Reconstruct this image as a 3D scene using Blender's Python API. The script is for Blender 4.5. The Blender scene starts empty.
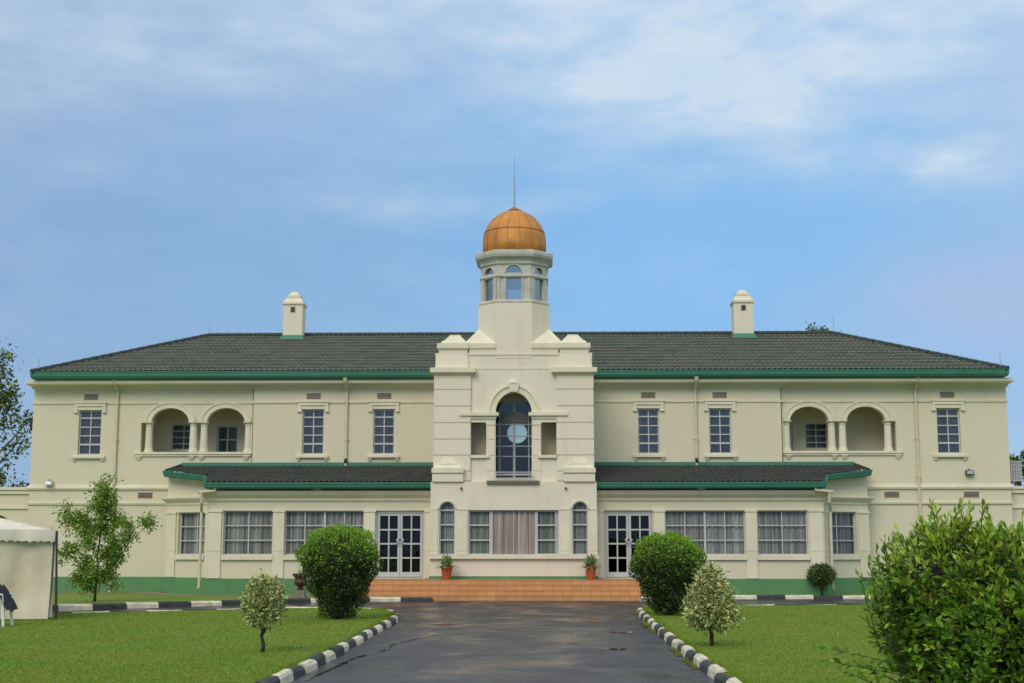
import bpy, bmesh, math, random
import numpy as np
from mathutils import Vector, Matrix
R = math.radians
random.seed(7); rng = np.random.default_rng(11)
scene = bpy.context.scene
COL = scene.collection

# ------------------------------------------------------------------ camera, sky, sun, exposure
cd = bpy.data.cameras.new('camera'); cam = bpy.data.objects.new('camera', cd); COL.objects.link(cam)
cam.location = (1.0, -50.0, 1.62)
cam.rotation_euler = (R(90 + 8.5), 0, R(1.4))
cd.sensor_width = 36; cd.lens = 1400 / 1024 * 36; cd.clip_start = .1; cd.clip_end = 3000
scene.camera = cam

SUN_EL, SUN_AZ = 39.0, 200.0           # azimuth clockwise from +y: the light comes from behind the camera, a little left
world = bpy.data.worlds.new('World'); scene.world = world; world.use_nodes = True
nt = world.node_tree; nt.nodes.clear()
def N(t, tree=None, **kw):
    n = (tree or nt).nodes.new(t)
    for k, v in kw.items(): setattr(n, k, v)
    return n
def mth(tree, op, a, b=None, c=None, clamp=False):
    n = tree.nodes.new('ShaderNodeMath'); n.operation = op; n.use_clamp = clamp
    for i, v in enumerate((a, b, c)):
        if v is None: continue
        if isinstance(v, (int, float)): n.inputs[i].default_value = v
        else: tree.links.new(v, n.inputs[i])
    return n.outputs[0]
def mixc(tree, f, a, b, blend='MIX'):
    n = tree.nodes.new('ShaderNodeMix'); n.data_type = 'RGBA'; n.blend_type = blend
    for s, v in ((n.inputs[0], f), (n.inputs[6], a), (n.inputs[7], b)):
        if isinstance(v, (int, float)): s.default_value = v
        elif isinstance(v, tuple): s.default_value = (*v[:3], 1)
        else: tree.links.new(v, s)
    return n.outputs[2]
def ramp(tree, fac, stops):
    n = tree.nodes.new('ShaderNodeValToRGB'); e = n.color_ramp.elements
    while len(e) < len(stops): e.new(.5)
    for el, (p, c) in zip(e, stops):
        el.position = p; el.color = (*c, 1) if isinstance(c, tuple) else (c, c, c, 1)
    tree.links.new(fac, n.inputs[0]); return n.outputs[0]
sky = N('ShaderNodeTexSky', sky_type='NISHITA'); sky.sun_disc = False
sky.sun_elevation = R(SUN_EL); sky.sun_rotation = R(SUN_AZ); sky.air_density = 1.3; sky.dust_density = 1.5; sky.ozone_density = 2.0
tc = N('ShaderNodeTexCoord'); sep = N('ShaderNodeSeparateXYZ'); nt.links.new(tc.outputs['Generated'], sep.inputs[0])
X, Z = sep.outputs[0], sep.outputs[2]
mp = N('ShaderNodeMapping'); mp.inputs['Scale'].default_value = (2.4, 2.4, 6.5); mp.inputs['Location'].default_value = (.6, .2, .35)
nt.links.new(tc.outputs['Generated'], mp.inputs[0])
n1 = N('ShaderNodeTexNoise'); n1.inputs['Scale'].default_value = 1.5; n1.inputs['Detail'].default_value = 7; n1.inputs['Roughness'].default_value = .5; n1.inputs['Distortion'].default_value = .35
nt.links.new(mp.outputs[0], n1.inputs['Vector'])
n2 = N('ShaderNodeTexNoise'); n2.inputs['Scale'].default_value = 6.5; n2.inputs['Detail'].default_value = 6; n2.inputs['Roughness'].default_value = .55
nt.links.new(mp.outputs[0], n2.inputs['Vector'])
def blob(x0, z0, sx, sz):
    a = mth(nt, 'MULTIPLY', mth(nt, 'SUBTRACT', X, x0), 1 / sx); b = mth(nt, 'MULTIPLY', mth(nt, 'SUBTRACT', Z, z0), 1 / sz)
    r = mth(nt, 'ADD', mth(nt, 'MULTIPLY', a, a), mth(nt, 'MULTIPLY', b, b))
    return mth(nt, 'EXPONENT', mth(nt, 'MULTIPLY', r, -1))
deck = mth(nt, 'MULTIPLY_ADD', Z, 5.2, -1.18, clamp=True)                   # a thin veil thickening with height
soft = mth(nt, 'MULTIPLY_ADD', n1.outputs[0], 3.0, -1.1, clamp=True)
fine = mth(nt, 'MULTIPLY_ADD', n2.outputs[0], 2.6, -.75, clamp=True)
veil = mth(nt, 'MULTIPLY', mth(nt, 'MULTIPLY', mth(nt, 'MULTIPLY_ADD', soft, .50, .72), mth(nt, 'MULTIPLY_ADD', fine, .42, .74)), mth(nt, 'ADD', deck, mth(nt, 'MULTIPLY', mth(nt, 'MULTIPLY', X, .7, clamp=True), mth(nt, 'MULTIPLY_ADD', Z, 4.0, -.7, clamp=True)), clamp=True))
b1 = mth(nt, 'MULTIPLY', blob(.085, .322, .075, .030), mth(nt, 'MULTIPLY_ADD', fine, 1.0, .38))
b2 = mth(nt, 'MULTIPLY', blob(.155, .316, .05, .026), mth(nt, 'MULTIPLY_ADD', fine, 1.1, .32))
b3 = mth(nt, 'MULTIPLY', blob(.272, .258, .05, .015), mth(nt, 'MULTIPLY_ADD', fine, 1.2, .15))
b4 = mth(nt, 'MULTIPLY', blob(.165, .268, .07, .012), mth(nt, 'MULTIPLY_ADD', fine, .45, .1))
b5 = mth(nt, 'MULTIPLY', blob(-.10, .235, .07, .014), mth(nt, 'MULTIPLY_ADD', fine, .5, .05))
b6 = mth(nt, 'MULTIPLY', blob(-.02, .245, .06, .010), mth(nt, 'MULTIPLY_ADD', fine, .5, .05))
b5 = mth(nt, 'ADD', b5, b6)
blobs = mth(nt, 'ADD', mth(nt, 'ADD', b1, b2), mth(nt, 'ADD', mth(nt, 'ADD', b3, b4), b5))
cl = mth(nt, 'ADD', mth(nt, 'ADD', veil, mth(nt, 'MULTIPLY', blobs, .62)), mth(nt, 'MULTIPLY', mth(nt, 'MULTIPLY', soft, fine), .22), clamp=True)
skyt = mixc(nt, 1.0, sky.outputs[0], (1.0, 1.0, 1.0), 'MULTIPLY')
blue = ramp(nt, mth(nt, 'MULTIPLY_ADD', X, 1.2, .5, clamp=True), [(0, (1.62, 2.75, 4.5)), (.35, (1.52, 3.0, 5.15)), (.55, (1.40, 3.35, 6.0)), (.75, (1.50, 3.45, 6.1)), (1, (2.4, 3.65, 5.5))])
base = mixc(nt, .85, skyt, blue)
pk_ = mth(nt, 'MULTIPLY', blob(.30, .17, .10, .035), .6)
base = mixc(nt, pk_, base, (3.1, 3.7, 5.2))
haz = mixc(nt, mth(nt, 'MULTIPLY_ADD', Z, -2.2, .42, clamp=True), base, (2.3, 3.5, 5.4))
ovc = mixc(nt, mth(nt, 'MULTIPLY_ADD', Z, 2.5, -1.1, clamp=True), (4.7, 5.5, 6.3), (8.0, 7.9, 7.6))   # unseen cloud overhead, made whiter and warmer to neutralise the cool light
cl = mth(nt, 'MULTIPLY', cl, mth(nt, 'MULTIPLY_ADD', n2.outputs[0], .55, .66), clamp=True)
skc = mixc(nt, mth(nt, 'MULTIPLY', cl, .90), haz, ovc)
bg = N('ShaderNodeBackground'); nt.links.new(skc, bg.inputs[0]); bg.inputs[1].default_value = .1
nt.links.new(bg.outputs[0], N('ShaderNodeOutputWorld').inputs[0])

sd = bpy.data.lights.new('sun', 'SUN'); sun = bpy.data.objects.new('sun', sd); COL.objects.link(sun)
sd.energy = 1.15; sd.angle = R(32); sd.color = (1.0, .90, .74)
saz = R(SUN_AZ); sdir = Vector((math.sin(saz) * math.cos(R(SUN_EL)), math.cos(saz) * math.cos(R(SUN_EL)), math.sin(R(SUN_EL))))
sun.rotation_euler = sdir.to_track_quat('Z', 'Y').to_euler()
scene.view_settings.view_transform = 'Standard'; scene.view_settings.look = 'None'
scene.view_settings.exposure = .47; scene.view_settings.gamma = 1.0; scene.view_settings.use_curve_mapping = False

# ------------------------------------------------------------------ materials
MATS = {}
def mat(name, col, rough=.8, var=.0, vscale=3.0, col2=None, bump=0, bscale=40, metal=0, spec=.5, streak=0, leaf=False, grime=None):
    m = bpy.data.materials.new(name); m.use_nodes = True; t = m.node_tree; p = t.nodes['Principled BSDF']
    p.inputs['Roughness'].default_value = rough; p.inputs['Metallic'].default_value = metal
    p.inputs['Specular IOR Level'].default_value = spec
    geo = t.nodes.new('ShaderNodeNewGeometry'); c = tuple(col)
    if var or col2:
        n = t.nodes.new('ShaderNodeTexNoise'); n.inputs['Scale'].default_value = vscale; n.inputs['Detail'].default_value = 6; n.inputs['Roughness'].default_value = .6
        t.links.new(geo.outputs['Position'], n.inputs['Vector'])
        c2 = col2 or tuple(x * (1 - var) for x in col)
        f = ramp(t, n.outputs[0], [(.35, 0.0), (.68, 1.0)])
        c = mixc(t, f, c, c2)
    if streak:
        mp_ = t.nodes.new('ShaderNodeMapping'); mp_.inputs['Scale'].default_value = (2.6, 2.6, .42)
        n = t.nodes.new('ShaderNodeTexNoise'); n.inputs['Scale'].default_value = 1.3; n.inputs['Detail'].default_value = 8; n.inputs['Roughness'].default_value = .62
        t.links.new(geo.outputs['Position'], mp_.inputs[0]); t.links.new(mp_.outputs[0], n.inputs['Vector'])
        f = ramp(t, n.outputs[0], [(.50, 0.0), (.80, 1.0)])
        c = mixc(t, mth(t, 'MULTIPLY', f, streak), c, tuple(x * y for x, y in zip(col, (.62, .60, .55))))
    if leaf:
        c0 = c
        f = geo.outputs['Random Per Island']
        c = mixc(t, f, tuple(x * (.8 if name == 'blade' else .55) for x in col), tuple(min(1, x * (1.2 if name == 'blade' else 1.45)) for x in (col2 or col)))
        tr = t.nodes.new('ShaderNodeBsdfTranslucent'); ms = t.nodes.new('ShaderNodeMixShader'); ms.inputs[0].default_value = .28
        t.links.new(c, tr.inputs[0]); t.links.new(p.outputs[0], ms.inputs[1]); t.links.new(tr.outputs[0], ms.inputs[2])
        t.links.new(ms.outputs[0], t.nodes['Material Output'].inputs[0])
    if isinstance(c, tuple): p.inputs['Base Color'].default_value = (*c, 1)
    else: t.links.new(c, p.inputs['Base Color'])
    if bump:
        n = t.nodes.new('ShaderNodeTexNoise'); n.inputs['Scale'].default_value = bscale; n.inputs['Detail'].default_value = 4
        t.links.new(geo.outputs['Position'], n.inputs['Vector'])
        b = t.nodes.new('ShaderNodeBump'); b.inputs['Strength'].default_value = bump; b.inputs['Distance'].default_value = .02
        t.links.new(n.outputs[0], b.inputs['Height']); t.links.new(b.outputs[0], p.inputs['Normal'])
    MATS[name] = m; return m
mat('cream', (.655, .622, .46), .85, col2=(.68, .61, .45), vscale=.45, bump=.25, bscale=25, streak=.10)
mat('creamtrim', (.76, .71, .54), .8, .12, 1.2, bump=.2, bscale=30, streak=.28)
mat('creamtower', (.73, .685, .555), .8, col2=(.76, .67, .525), vscale=.7, bump=.2, bscale=30, streak=.26)
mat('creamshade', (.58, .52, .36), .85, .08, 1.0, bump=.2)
mat('greenplinth', (.105, .27, .105), .7, .18, 1.5, streak=.3, bump=.15)
mat('greengutter', (.040, .19, .125), .45, .22, 2.0, streak=.2)
mat('greenflash', (.045, .21, .13), .55, .15, 2.0)
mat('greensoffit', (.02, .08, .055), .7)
mat('white', (.52, .53, .53), .45, .08, 5)
mat('whitepipe', (.66, .60, .44), .5, .12, 4)
mat('greymetal', (.35, .36, .37), .5, .15, 6)
mat('stonelantern', (.56, .55, .49), .75, .25, 2.5, bump=.2, streak=.5)
mat('louvre', (.27, .20, .16), .8, .25, 8)
mat('louvregrey', (.30, .27, .21), .8, .25, 8)
mat('slabdark', (.17, .16, .11), .8, .3, 6)
mat('darkgrey', (.10, .10, .10), .6)
mat('darkmetal', (.03, .03, .032), .5)
mat('terracotta', (.50, .10, .035), .7, .2, 9, bump=.2)
mat('maroon', (.085, .022, .02), .5, .3, 9, bump=.2)
mat('stonebase', (.24, .20, .16), .85, .25, 6, bump=.3)
mat('bark', (.045, .035, .026), .9, .4, 14, bump=.5)
mat('barkgrey', (.13, .11, .09), .9, .4, 12, bump=.5)
mat('kerbwhite', (.74, .69, .54), .8, col2=(.46, .41, .30), vscale=5, bump=.5, bscale=18)
mat('kerbblack', (.024, .028, .030), .8, col2=(.055, .058, .054), vscale=6, bump=.5, bscale=18)
mat('soil', (.085, .060, .038), .95, .4, 6, bump=.6, bscale=20)
mat('soilpath', (.26, .22, .16), .9, .3, 3, bump=.3)
mat('tentwhite', (.72, .67, .55), .6, .10, 2.5, bump=.2, bscale=8)
mat('tentcloth', (.68, .61, .47), .75, col2=(.56, .49, .35), vscale=1.6, bump=.3, bscale=6)
mat('clothdark', (.022, .022, .028), .85, .3, 9, bump=.3)
mat('clothnavy', (.02, .03, .07), .8, .3, 9)
mat('plasticwhite', (.68, .69, .70), .4)
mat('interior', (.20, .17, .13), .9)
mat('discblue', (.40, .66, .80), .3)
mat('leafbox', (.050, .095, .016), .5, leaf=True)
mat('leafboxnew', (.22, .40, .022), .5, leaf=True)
mat('leafvar', (.36, .42, .13), .5, leaf=True, col2=(.60, .62, .27))
mat('leafvardark', (.10, .15, .045), .5, leaf=True)
mat('leaftree', (.125, .215, .032), .5, leaf=True, col2=(.22, .33, .05))
mat('leafbig', (.090, .21, .018), .5, leaf=True, col2=(.165, .32, .024))
mat('leafbignew', (.23, .39, .026), .42, leaf=True, col2=(.36, .46, .045))
mat('leafbigold', (.14, .10, .03), .6, leaf=True)
mat('leaffar', (.045, .062, .022), .6, leaf=True, col2=(.085, .095, .03))
mat('leafpot', (.20, .32, .10), .5, leaf=True, col2=(.36, .46, .22))
mat('twigs', (.018, .020, .010), .95, .4, 12)

def roof_mat(name, c1, c2, c3):
    m = mat(name, c1, .75, bump=.2, bscale=60); t = m.node_tree; p = t.nodes['Principled BSDF']
    geo = t.nodes.new('ShaderNodeNewGeometry')
    v = t.nodes.new('ShaderNodeTexVoronoi'); v.inputs['Scale'].default_value = 3.2
    t.links.new(geo.outputs['Position'], v.inputs['Vector'])
    sp = t.nodes.new('ShaderNodeSeparateColor'); t.links.new(v.outputs['Color'], sp.inputs[0])
    n = t.nodes.new('ShaderNodeTexNoise'); n.inputs['Scale'].default_value = .7; n.inputs['Detail'].default_value = 6
    t.links.new(geo.outputs['Position'], n.inputs['Vector'])
    a = mixc(t, sp.outputs[0], c1, c2)
    b = mixc(t, ramp(t, n.outputs[0], [(.42, 0.0), (.72, .8)]), a, c3)
    t.links.new(b, p.inputs['Base Color']); return m
roof_mat('tiles', (.040, .060, .046), (.080, .095, .072), (.085, .076, .055))
roof_mat('tilesdark', (.024, .031, .029), (.048, .052, .046), (.042, .042, .035))
mat('ridgecap', (.026, .042, .036), .7, .3, 5)

def glass(name, tint, rough=.02, refl=.16, ior=1.5):
    m = bpy.data.materials.new(name); m.use_nodes = True; t = m.node_tree; t.nodes.remove(t.nodes['Principled BSDF'])
    tr = t.nodes.new('ShaderNodeBsdfTransparent'); tr.inputs[0].default_value = (*tint, 1)
    gl = t.nodes.new('ShaderNodeBsdfGlossy'); gl.inputs['Roughness'].default_value = rough
    lw = t.nodes.new('ShaderNodeFresnel'); lw.inputs[0].default_value = ior
    geo = t.nodes.new('ShaderNodeNewGeometry'); n = t.nodes.new('ShaderNodeTexNoise'); n.inputs['Scale'].default_value = 2.2
    t.links.new(geo.outputs['Position'], n.inputs['Vector'])
    bm_ = t.nodes.new('ShaderNodeBump'); bm_.inputs['Strength'].default_value = .25; bm_.inputs['Distance'].default_value = .02
    t.links.new(n.outputs[0], bm_.inputs['Height']); t.links.new(bm_.outputs[0], gl.inputs['Normal'])
    f = mth(t, 'ADD', lw.outputs[0], refl, clamp=True)
    ms = t.nodes.new('ShaderNodeMixShader'); t.links.new(f, ms.inputs[0]); t.links.new(tr.outputs[0], ms.inputs[1]); t.links.new(gl.outputs[0], ms.inputs[2])
    t.links.new(ms.outputs[0], t.nodes['Material Output'].inputs[0]); MATS[name] = m
glass('glass', (.90, .92, .92), refl=.0, ior=1.32)
glass('glassdark', (.05, .06, .06), refl=.01, ior=1.42)
glass('glassdoor', (.06, .07, .08), refl=.045, ior=1.45)
glass('glassup', (.72, .75, .78), refl=.07, ior=1.5)
glass('glasslantern', (.70, .82, .82), refl=.42)

def curtain_mat(name, c1, c2, stripe):
    m = mat(name, c1, .9); t = m.node_tree; p = t.nodes['Principled BSDF']
    geo = t.nodes.new('ShaderNodeNewGeometry')
    mp_ = t.nodes.new('ShaderNodeMapping'); mp_.inputs['Scale'].default_value = (stripe, stripe, .25)
    n = t.nodes.new('ShaderNodeTexNoise'); n.inputs['Scale'].default_value = 1; n.inputs['Detail'].default_value = 3
    t.links.new(geo.outputs['Position'], mp_.inputs[0]); t.links.new(mp_.outputs[0], n.inputs['Vector'])
    t.links.new(mixc(t, ramp(t, n.outputs[0], [(.35, 0.0), (.62, 1.0)]), c1, c2), p.inputs['Base Color'])
curtain_mat('lace', (.62, .60, .57), (.22, .21, .20), 12)
curtain_mat('lacegreen', (.50, .53, .46), (.20, .23, .19), 11)
curtain_mat('lacedark', (.20, .215, .21), (.085, .09, .09), 6)
curtain_mat('pinkstripe', (.82, .72, .64), (.40, .27, .23), 17)

# copper dome with weathering
m = mat('copper', (.50, .21, .045), .55, metal=.25); t = m.node_tree; p = t.nodes['Principled BSDF']
geo = t.nodes.new('ShaderNodeNewGeometry'); n = t.nodes.new('ShaderNodeTexNoise'); n.inputs['Scale'].default_value = 2.6; n.inputs['Detail'].default_value = 7
t.links.new(geo.outputs['Position'], n.inputs['Vector'])
t.links.new(mixc(t, ramp(t, n.outputs[0], [(.35, 0.0), (.7, 1.0)]), (.64, .275, .052), (.42, .175, .047)), p.inputs['Base Color'])
mat('copperseam', (.32, .155, .04), .6, metal=.3)
# grass blades share the lawn's slow colour drift
m = mat('blade', (.15, .25, .016), .8); t = m.node_tree; p = t.nodes['Principled BSDF']; geo = t.nodes.new('ShaderNodeNewGeometry')
n = t.nodes.new('ShaderNodeTexNoise'); n.inputs['Scale'].default_value = .5; n.inputs['Detail'].default_value = 7; n.inputs['Roughness'].default_value = .65; t.links.new(geo.outputs['Position'], n.inputs['Vector'])
ca = mixc(t, ramp(t, n.outputs[0], [(.36, 0.0), (.66, 1.0)]), (.155, .275, .011), (.235, .285, .022))
ca = mixc(t, 1.0, ca, ramp(t, geo.outputs['Random Per Island'], [(0.0, (.82, .82, .82)), (1.0, (1.15, 1.15, 1.15))]), 'MULTIPLY')
tr_ = t.nodes.new('ShaderNodeBsdfTranslucent'); ms = t.nodes.new('ShaderNodeMixShader'); ms.inputs[0].default_value = .35
t.links.new(ca, p.inputs['Base Color']); t.links.new(ca, tr_.inputs[0]); t.links.new(p.outputs[0], ms.inputs[1]); t.links.new(tr_.outputs[0], ms.inputs[2]); t.links.new(ms.outputs[0], t.nodes['Material Output'].inputs[0])
# step tiles
m = mat('steptiles', (.5, .2, .08), .5); t = m.node_tree; p = t.nodes['Principled BSDF']
geo = t.nodes.new('ShaderNodeNewGeometry'); br = t.nodes.new('ShaderNodeTexBrick'); br.offset = 0
br.inputs['Color1'].default_value = (.58, .26, .085, 1); br.inputs['Color2'].default_value = (.66, .33, .12, 1); br.inputs['Mortar'].default_value = (.40, .20, .09, 1)
br.inputs['Scale'].default_value = 1; br.inputs['Mortar Size'].default_value = .011; br.inputs['Brick Width'].default_value = .3; br.inputs['Row Height'].default_value = .158
sx = t.nodes.new('ShaderNodeSeparateXYZ'); cx = t.nodes.new('ShaderNodeCombineXYZ'); t.links.new(geo.outputs['Position'], sx.inputs[0])
t.links.new(sx.outputs[0], cx.inputs[0]); t.links.new(mth(t, 'ADD', sx.outputs[2], -.072), cx.inputs[1]); t.links.new(cx.outputs[0], br.inputs['Vector'])
n = t.nodes.new('ShaderNodeTexNoise'); n.inputs['Scale'].default_value = 1.3; n.inputs['Detail'].default_value = 6; t.links.new(geo.outputs['Position'], n.inputs['Vector'])
t.links.new(mixc(t, ramp(t, n.outputs[0], [(.4, 0.0), (.75, .6)]), br.outputs[0], (.42, .20, .09)), p.inputs['Base Color'])
# wet asphalt
m = mat('asphalt', (.045, .045, .05), .5, spec=.22); t = m.node_tree; p = t.nodes['Principled BSDF']; geo = t.nodes.new('ShaderNodeNewGeometry')
n = t.nodes.new('ShaderNodeTexNoise'); n.inputs['Scale'].default_value = .75; n.inputs['Detail'].default_value = 8; n.inputs['Roughness'].default_value = .65; n.inputs['Distortion'].default_value = .5
mq = t.nodes.new('ShaderNodeMapping'); mq.inputs['Scale'].default_value = (.8, .55, 1); t.links.new(geo.outputs['Position'], mq.inputs[0]); t.links.new(mq.outputs[0], n.inputs['Vector'])
t.links.new(ramp(t, n.outputs[0], [(.34, .16), (.44, .28), (.54, .45), (.66, .58)]), p.inputs['Roughness'])
n3 = t.nodes.new('ShaderNodeTexNoise'); n3.inputs['Scale'].default_value = 1.7; n3.inputs['Detail'].default_value = 8
t.links.new(geo.outputs['Position'], n3.inputs['Vector'])
n4 = t.nodes.new('ShaderNodeTexNoise'); n4.inputs['Scale'].default_value = 55; n4.inputs['Detail'].default_value = 3
t.links.new(geo.outputs['Position'], n4.inputs['Vector'])
ca = mixc(t, ramp(t, n3.outputs[0], [(.35, 0.0), (.7, 1.0)]), (.031, .028, .034), (.052, .048, .055))
t.links.new(mixc(t, ramp(t, n4.outputs[0], [(.40, 0.0), (.75, .4)]), ca, (.085, .078, .080)), p.inputs['Base Color'])
b = t.nodes.new('ShaderNodeBump'); b.inputs['Strength'].default_value = .35; b.inputs['Distance'].default_value = .006
t.links.new(n4.outputs[0], b.inputs['Height']); t.links.new(b.outputs[0], p.inputs['Normal'])
mat('wet', (.025, .025, .028), .09, spec=.6)
# lawn
m = mat('lawn', (.07, .12, .02), .9, bump=.5, bscale=45); t = m.node_tree; p = t.nodes['Principled BSDF']; geo = t.nodes.new('ShaderNodeNewGeometry')
n = t.nodes.new('ShaderNodeTexNoise'); n.inputs['Scale'].default_value = .45; n.inputs['Detail'].default_value = 7; n.inputs['Roughness'].default_value = .65
t.links.new(geo.outputs['Position'], n.inputs['Vector'])
n4 = t.nodes.new('ShaderNodeTexNoise'); n4.inputs['Scale'].default_value = 16; n4.inputs['Detail'].default_value = 5
t.links.new(geo.outputs['Position'], n4.inputs['Vector'])
ca = mixc(t, ramp(t, n.outputs[0], [(.35, 0.0), (.66, 1.0)]), (.11, .21, .011), (.18, .23, .018))
t.links.new(mixc(t, ramp(t, n4.outputs[0], [(.38, 0.0), (.72, .65)]), ca, (.075, .14, .012)), p.inputs['Base Color'])

# ------------------------------------------------------------------ mesh helpers
class Frame:
    """u runs along the wall, d outwards from it, z up"""
    def __init__(s, o, e=None):
        s.o = Vector((o[0], o[1])); v = Vector((1, 0)) if e is None else (Vector((e[0], e[1])) - s.o)
        s.len = v.length; s.u = v.normalized(); s.n = Vector((s.u.y, -s.u.x))
    def __call__(s, u, d, z):
        q = s.o + s.u * u + s.n * d; return (q.x, q.y, z)
def FY(y): return Frame((0, y))
G0 = FY(0)
class MB:
    def __init__(s): s.v = []; s.f = []; s.m = []; s.mats = []
    def mi(s, name):
        if name not in s.mats: s.mats.append(name)
        return s.mats.index(name)
    def add(s, vs, fs, m):
        k = len(s.v); s.v += [tuple(v) for v in vs]; i = s.mi(m)
        for f in fs: s.f.append([a + k for a in f]); s.m.append(i)
    def box(s, F, u0, u1, d0, d1, z0, z1, m):
        vs = [F(u, d, z) for z in (z0, z1) for d in (d0, d1) for u in (u0, u1)]
        s.add(vs, [(0, 2, 3, 1), (4, 5, 7, 6), (0, 1, 5, 4), (2, 6, 7, 3), (0, 4, 6, 2), (1, 3, 7, 5)], m)
    def taper(s, F, a, b, m):
        """a, b = (u0,u1,d0,d1,z): a bottom rectangle joined to a top one"""
        vs = [F(u, d, r[4]) for r in (a, b) for d in (r[2], r[3]) for u in (r[0], r[1])]
        s.add(vs, [(0, 2, 3, 1), (4, 5, 7, 6), (0, 1, 5, 4), (2, 6, 7, 3), (0, 4, 6, 2), (1, 3, 7, 5)], m)
    def tube(s, pts, r, m, n=10, caps=True):
        pts = [Vector(p) for p in pts]; rs = r if isinstance(r, (list, tuple)) else [r] * len(pts); rings = []
        prev = None
        for i, p in enumerate(pts):
            t = (pts[min(i + 1, len(pts) - 1)] - pts[max(i - 1, 0)]).normalized()
            a = t.orthogonal().normalized() if prev is None else (prev - t * prev.dot(t)).normalized()
            prev = a; b = t.cross(a)
            rings.append([p + (a * math.cos(2 * math.pi * k / n) + b * math.sin(2 * math.pi * k / n)) * rs[i] for k in range(n)])
        vs = [q for rg in rings for q in rg]; fs = []
        for i in range(len(pts) - 1):
            for k in range(n): fs.append((i * n + k, i * n + (k + 1) % n, (i + 1) * n + (k + 1) % n, (i + 1) * n + k))
        if caps: fs += [tuple(range(n))[::-1], tuple(range((len(pts) - 1) * n, len(pts) * n))]
        s.add(vs, fs, m)
    def lathe(s, c, prof, m, n=24, ang=0, sx=1, sy=1):
        vs = [(c[0] + r * sx * math.cos(ang + 2 * math.pi * k / n), c[1] + r * sy * math.sin(ang + 2 * math.pi * k / n), c[2] + z) for r, z in prof for k in range(n)]
        fs = [(i * n + k, i * n + (k + 1) % n, (i + 1) * n + (k + 1) % n, (i + 1) * n + k) for i in range(len(prof) - 1) for k in range(n)]
        fs += [tuple(range(n))[::-1], tuple(range((len(prof) - 1) * n, len(prof) * n))]
        s.add(vs, fs, m)
    def sweep(s, path, prof, m, closed=False):
        """prof = [(out, z)] loop swept along an xy path with mitred corners"""
        P = [Vector(p) for p in path]; n = len(P); k = len(prof); vs = []
        for i in range(n):
            a = (P[i] - P[i - 1]).normalized() if (i > 0 or closed) else None
            b = (P[(i + 1) % n] - P[i]).normalized() if (i < n - 1 or closed) else None
            a = a or b; b = b or a
            na, nb = Vector((a.y, -a.x)), Vector((b.y, -b.x)); mt = (na + nb).normalized(); mt /= max(.3, mt.dot(na))
            for o, z in prof: q = P[i] + mt * o; vs.append((q.x, q.y, z))
        fs = []
        for i in range(n if closed else n - 1):
            j = (i + 1) % n
            for a in range(k): b = (a + 1) % k; fs.append((i * k + a, j * k + a, j * k + b, i * k + b))
        if not closed: fs += [tuple(range(k)), tuple(range((n - 1) * k, n * k))[::-1]]
        s.add(vs, fs, m)
    def prism(s, pts, z0, z1, m):
        n = len(pts); vs = [(*p[:2], z0) for p in pts] + [(*p[:2], z1) for p in pts]
        s.add(vs, [tuple(range(n))[::-1], tuple(range(n, 2 * n))] + [(i, (i + 1) % n, n + (i + 1) % n, n + i) for i in range(n)], m)
    def wall(s, F, u0, u1, z0, z1, holes, t, m, d=0, rm=None):
        """a wall face with openings (a,b,c,e,rise[,open_top]) and their reveals going t inwards"""
        rm = rm or m
        us = sorted({u0, u1, *[h[0] for h in holes], *[h[1] for h in holes]}); zs = sorted({z0, z1, *[h[2] for h in holes], *[h[3] for h in holes], *[h[3] + h[4] for h in holes]})
        us = [u for u in us if u0 <= u <= u1]; zs = [z for z in zs if z0 <= z <= z1]
        for i in range(len(us) - 1):
            for j in range(len(zs) - 1):
                a, b, c, e = us[i], us[i + 1], zs[j], zs[j + 1]; cu, cz = (a + b) / 2, (c + e) / 2
                if b - a < 1e-6 or e - c < 1e-6 or any(h[0] < cu < h[1] and h[2] < cz < h[3] + h[4] for h in holes): continue
                s.add([F(a, d, c), F(b, d, c), F(b, d, e), F(a, d, e)], [(0, 1, 2, 3)], m)
        for h in holes:
            a, b, c, e, rise = h[:5]; open_top = len(h) > 5 and h[5]
            if e > c + 1e-6:
                s.add([F(a, d, c), F(a, d, e), F(a, d - t, e), F(a, d - t, c)], [(0, 1, 2, 3)], rm)
                s.add([F(b, d, c), F(b, d, e), F(b, d - t, e), F(b, d - t, c)], [(0, 1, 2, 3)], rm)
                s.add([F(a, d, c), F(b, d, c), F(b, d - t, c), F(a, d - t, c)], [(0, 1, 2, 3)], rm)
            if rise:
                K = 24; mid = (a + b) / 2; hw = (b - a) / 2
                arc = [(mid - hw * math.cos(math.pi * k / K), e + rise * math.sin(math.pi * k / K)) for k in range(K + 1)]
                for k in range(K):
                    (x0, y0), (x1, y1) = arc[k], arc[k + 1]
                    s.add([F(x0, d, y0), F(x1, d, y1), F(x1, d, e + rise), F(x0, d, e + rise)], [(0, 1, 2, 3)], m)
                    s.add([F(x0, d, y0), F(x1, d, y1), F(x1, d - t, y1), F(x0, d - t, y0)], [(0, 1, 2, 3)], rm)
            elif not open_top:
                s.add([F(a, d, e), F(b, d, e), F(b, d - t, e), F(a, d - t, e)], [(0, 1, 2, 3)], rm)
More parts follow.
